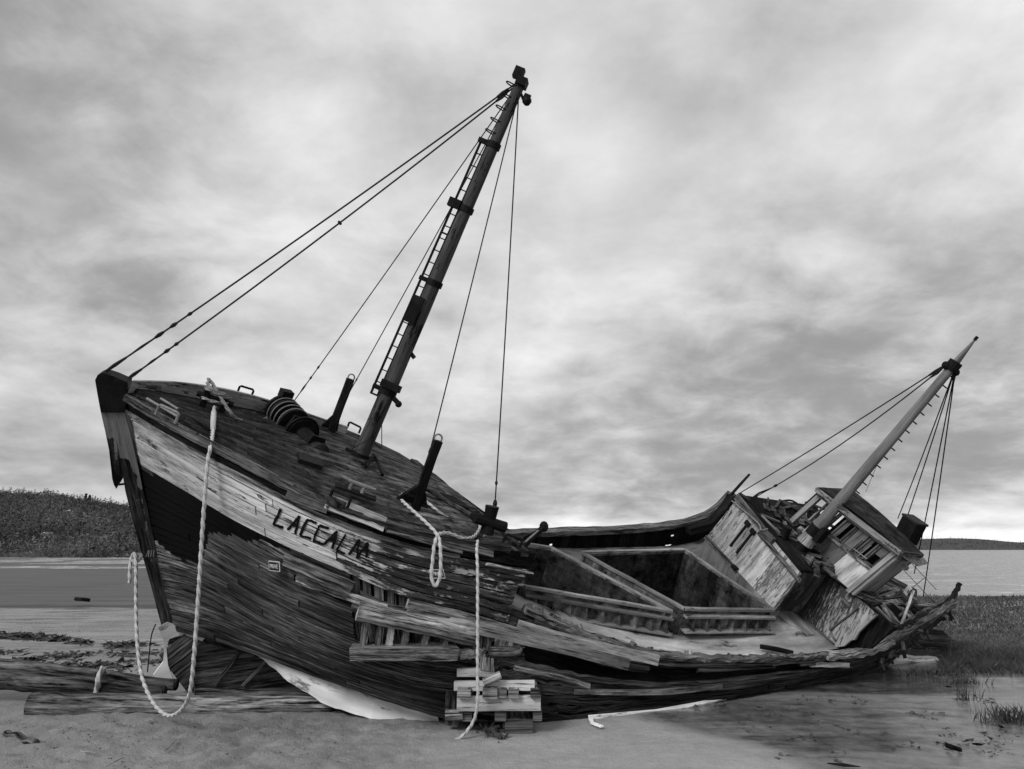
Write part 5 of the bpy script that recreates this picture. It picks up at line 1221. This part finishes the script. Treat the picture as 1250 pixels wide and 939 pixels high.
# ------------------------------------------------------------------ light, sky, camera
SUN_EL, SUN_AZ = rad(36), rad(-142)                         # azimuth from +Y towards +X
sd_ = V(math.sin(SUN_AZ) * math.cos(SUN_EL), math.cos(SUN_AZ) * math.cos(SUN_EL), math.sin(SUN_EL))
li = bpy.data.lights.new('sun', 'SUN'); li.energy = 1.5; li.angle = rad(20); li.color = (1, 1, 1)
lo_ = bpy.data.objects.new('sun', li); col.objects.link(lo_); lo_.rotation_euler = Vector(-sd_).to_track_quat('-Z', 'Y').to_euler()
w = bpy.data.worlds.new('World'); sc.world = w; w.use_nodes = True; t = NT(w.node_tree)
sky = t.n('ShaderNodeTexSky', {'sky_type': 'NISHITA', 'sun_disc': False, 'sun_elevation': SUN_EL, 'sun_rotation': SUN_AZ})
bw = t.n('ShaderNodeRGBToBW', None, i0=sky.outputs[0]).outputs[0]
dr = t.n('ShaderNodeTexCoord').outputs['Generated']; dx = t.n('ShaderNodeSeparateXYZ', None, i0=dr); DX, DY, DZ = dx.outputs
zc = t.m('MAXIMUM', DZ, 0.0); dv = t.m('ADD', zc, .30)
cp = t.n('ShaderNodeCombineXYZ', None, i0=t.m('DIVIDE', DX, dv), i1=t.m('DIVIDE', DY, dv), i2=3.7).outputs[0]
cA = t.noise(cp, 1.9, 9, .56, .15); cB = t.noise(t.vm('ADD', cp, (7.3, 2.1, 0)), 4.6, 9, .58, .25); cC = t.noise(cp, .8, 4, .5)
cl_ = t.m('ADD', t.m('MULTIPLY', cA, .5), t.m('ADD', t.m('MULTIPLY', cB, .32), t.m('MULTIPLY', cC, .18)))
val = t.mr(cl_, .38, .62, 2.5, 6.1)
def blob(x, y, r, amp):
    dd = nrm(ray(x, y)); dt = t.n('ShaderNodeVectorMath', {'operation': 'DISTANCE'}, i0=dr, i1=tuple(dd)).outputs['Value']
    q_ = t.m('ADD', dt, t.m('MULTIPLY', t.m('SUBTRACT', cB, .5), .35)); return t.mr(q_, 0.0, r, amp, 0.0, True)
for x, y, r, a in ((900, 20, .45, 1.6), (620, 60, .4, .9), (60, 230, .28, -2.6), (0, 170, .2, -.6), (170, 330, .25, 1.5), (620, 350, .3, 1.2), (900, 360, .3, .5), (1000, 480, .28, -1.5), (850, 540, .3, -1.4), (1230, 350, .25, -.9), (480, 240, .25, -.7), (660, 560, .22, -.6), (60, 420, .3, .3), (360, 400, .2, -.4), (1150, 560, .25, -.9), (1200, 120, .2, .3)):
    val = t.m('ADD', val, blob(x, y, r, a * .55))
bandn = t.m('ADD', DZ, t.m('MULTIPLY', t.m('SUBTRACT', t.noise(t.sc(dr, 3, 3, 22), 1.0, 5, .55, .3), .5), .07))
hz1 = t.mr(bandn, .010, .048, 1.0, 0.0, True); val = t.m('ADD', val, t.m('MULTIPLY', hz1, 3.2))
hz2 = t.m('MULTIPLY', t.mr(bandn, .05, .08, 0, 1, True), t.mr(bandn, .10, .17, 1, 0, True)); val = t.m('SUBTRACT', val, t.m('MULTIPLY', hz2, .8))
val = t.m('ADD', t.m('MULTIPLY', t.m('SMOOTH_MAX', val, 2.2, 1.6), 1.0), t.m('MULTIPLY', bw, .05))
bg = t.n('ShaderNodeBackground', None, Color=t.grey(val), Strength=.1); o = t.n('ShaderNodeOutputWorld'); t.t.links.new(bg.outputs[0], o.inputs[0])
cam = bpy.data.cameras.new('camera'); cam.sensor_width = 36; cam.lens = 36 * F / 1250; cam.clip_end = 9000
co_ = bpy.data.objects.new('camera', cam); col.objects.link(co_); co_.location = CAM; co_.rotation_euler = (math.pi / 2 + PH, 0, 0); sc.camera = co_
sc.view_settings.view_transform = 'Standard'; sc.view_settings.look = 'None'; sc.view_settings.exposure = .45; sc.view_settings.gamma = 1; sc.view_settings.use_curve_mapping = False
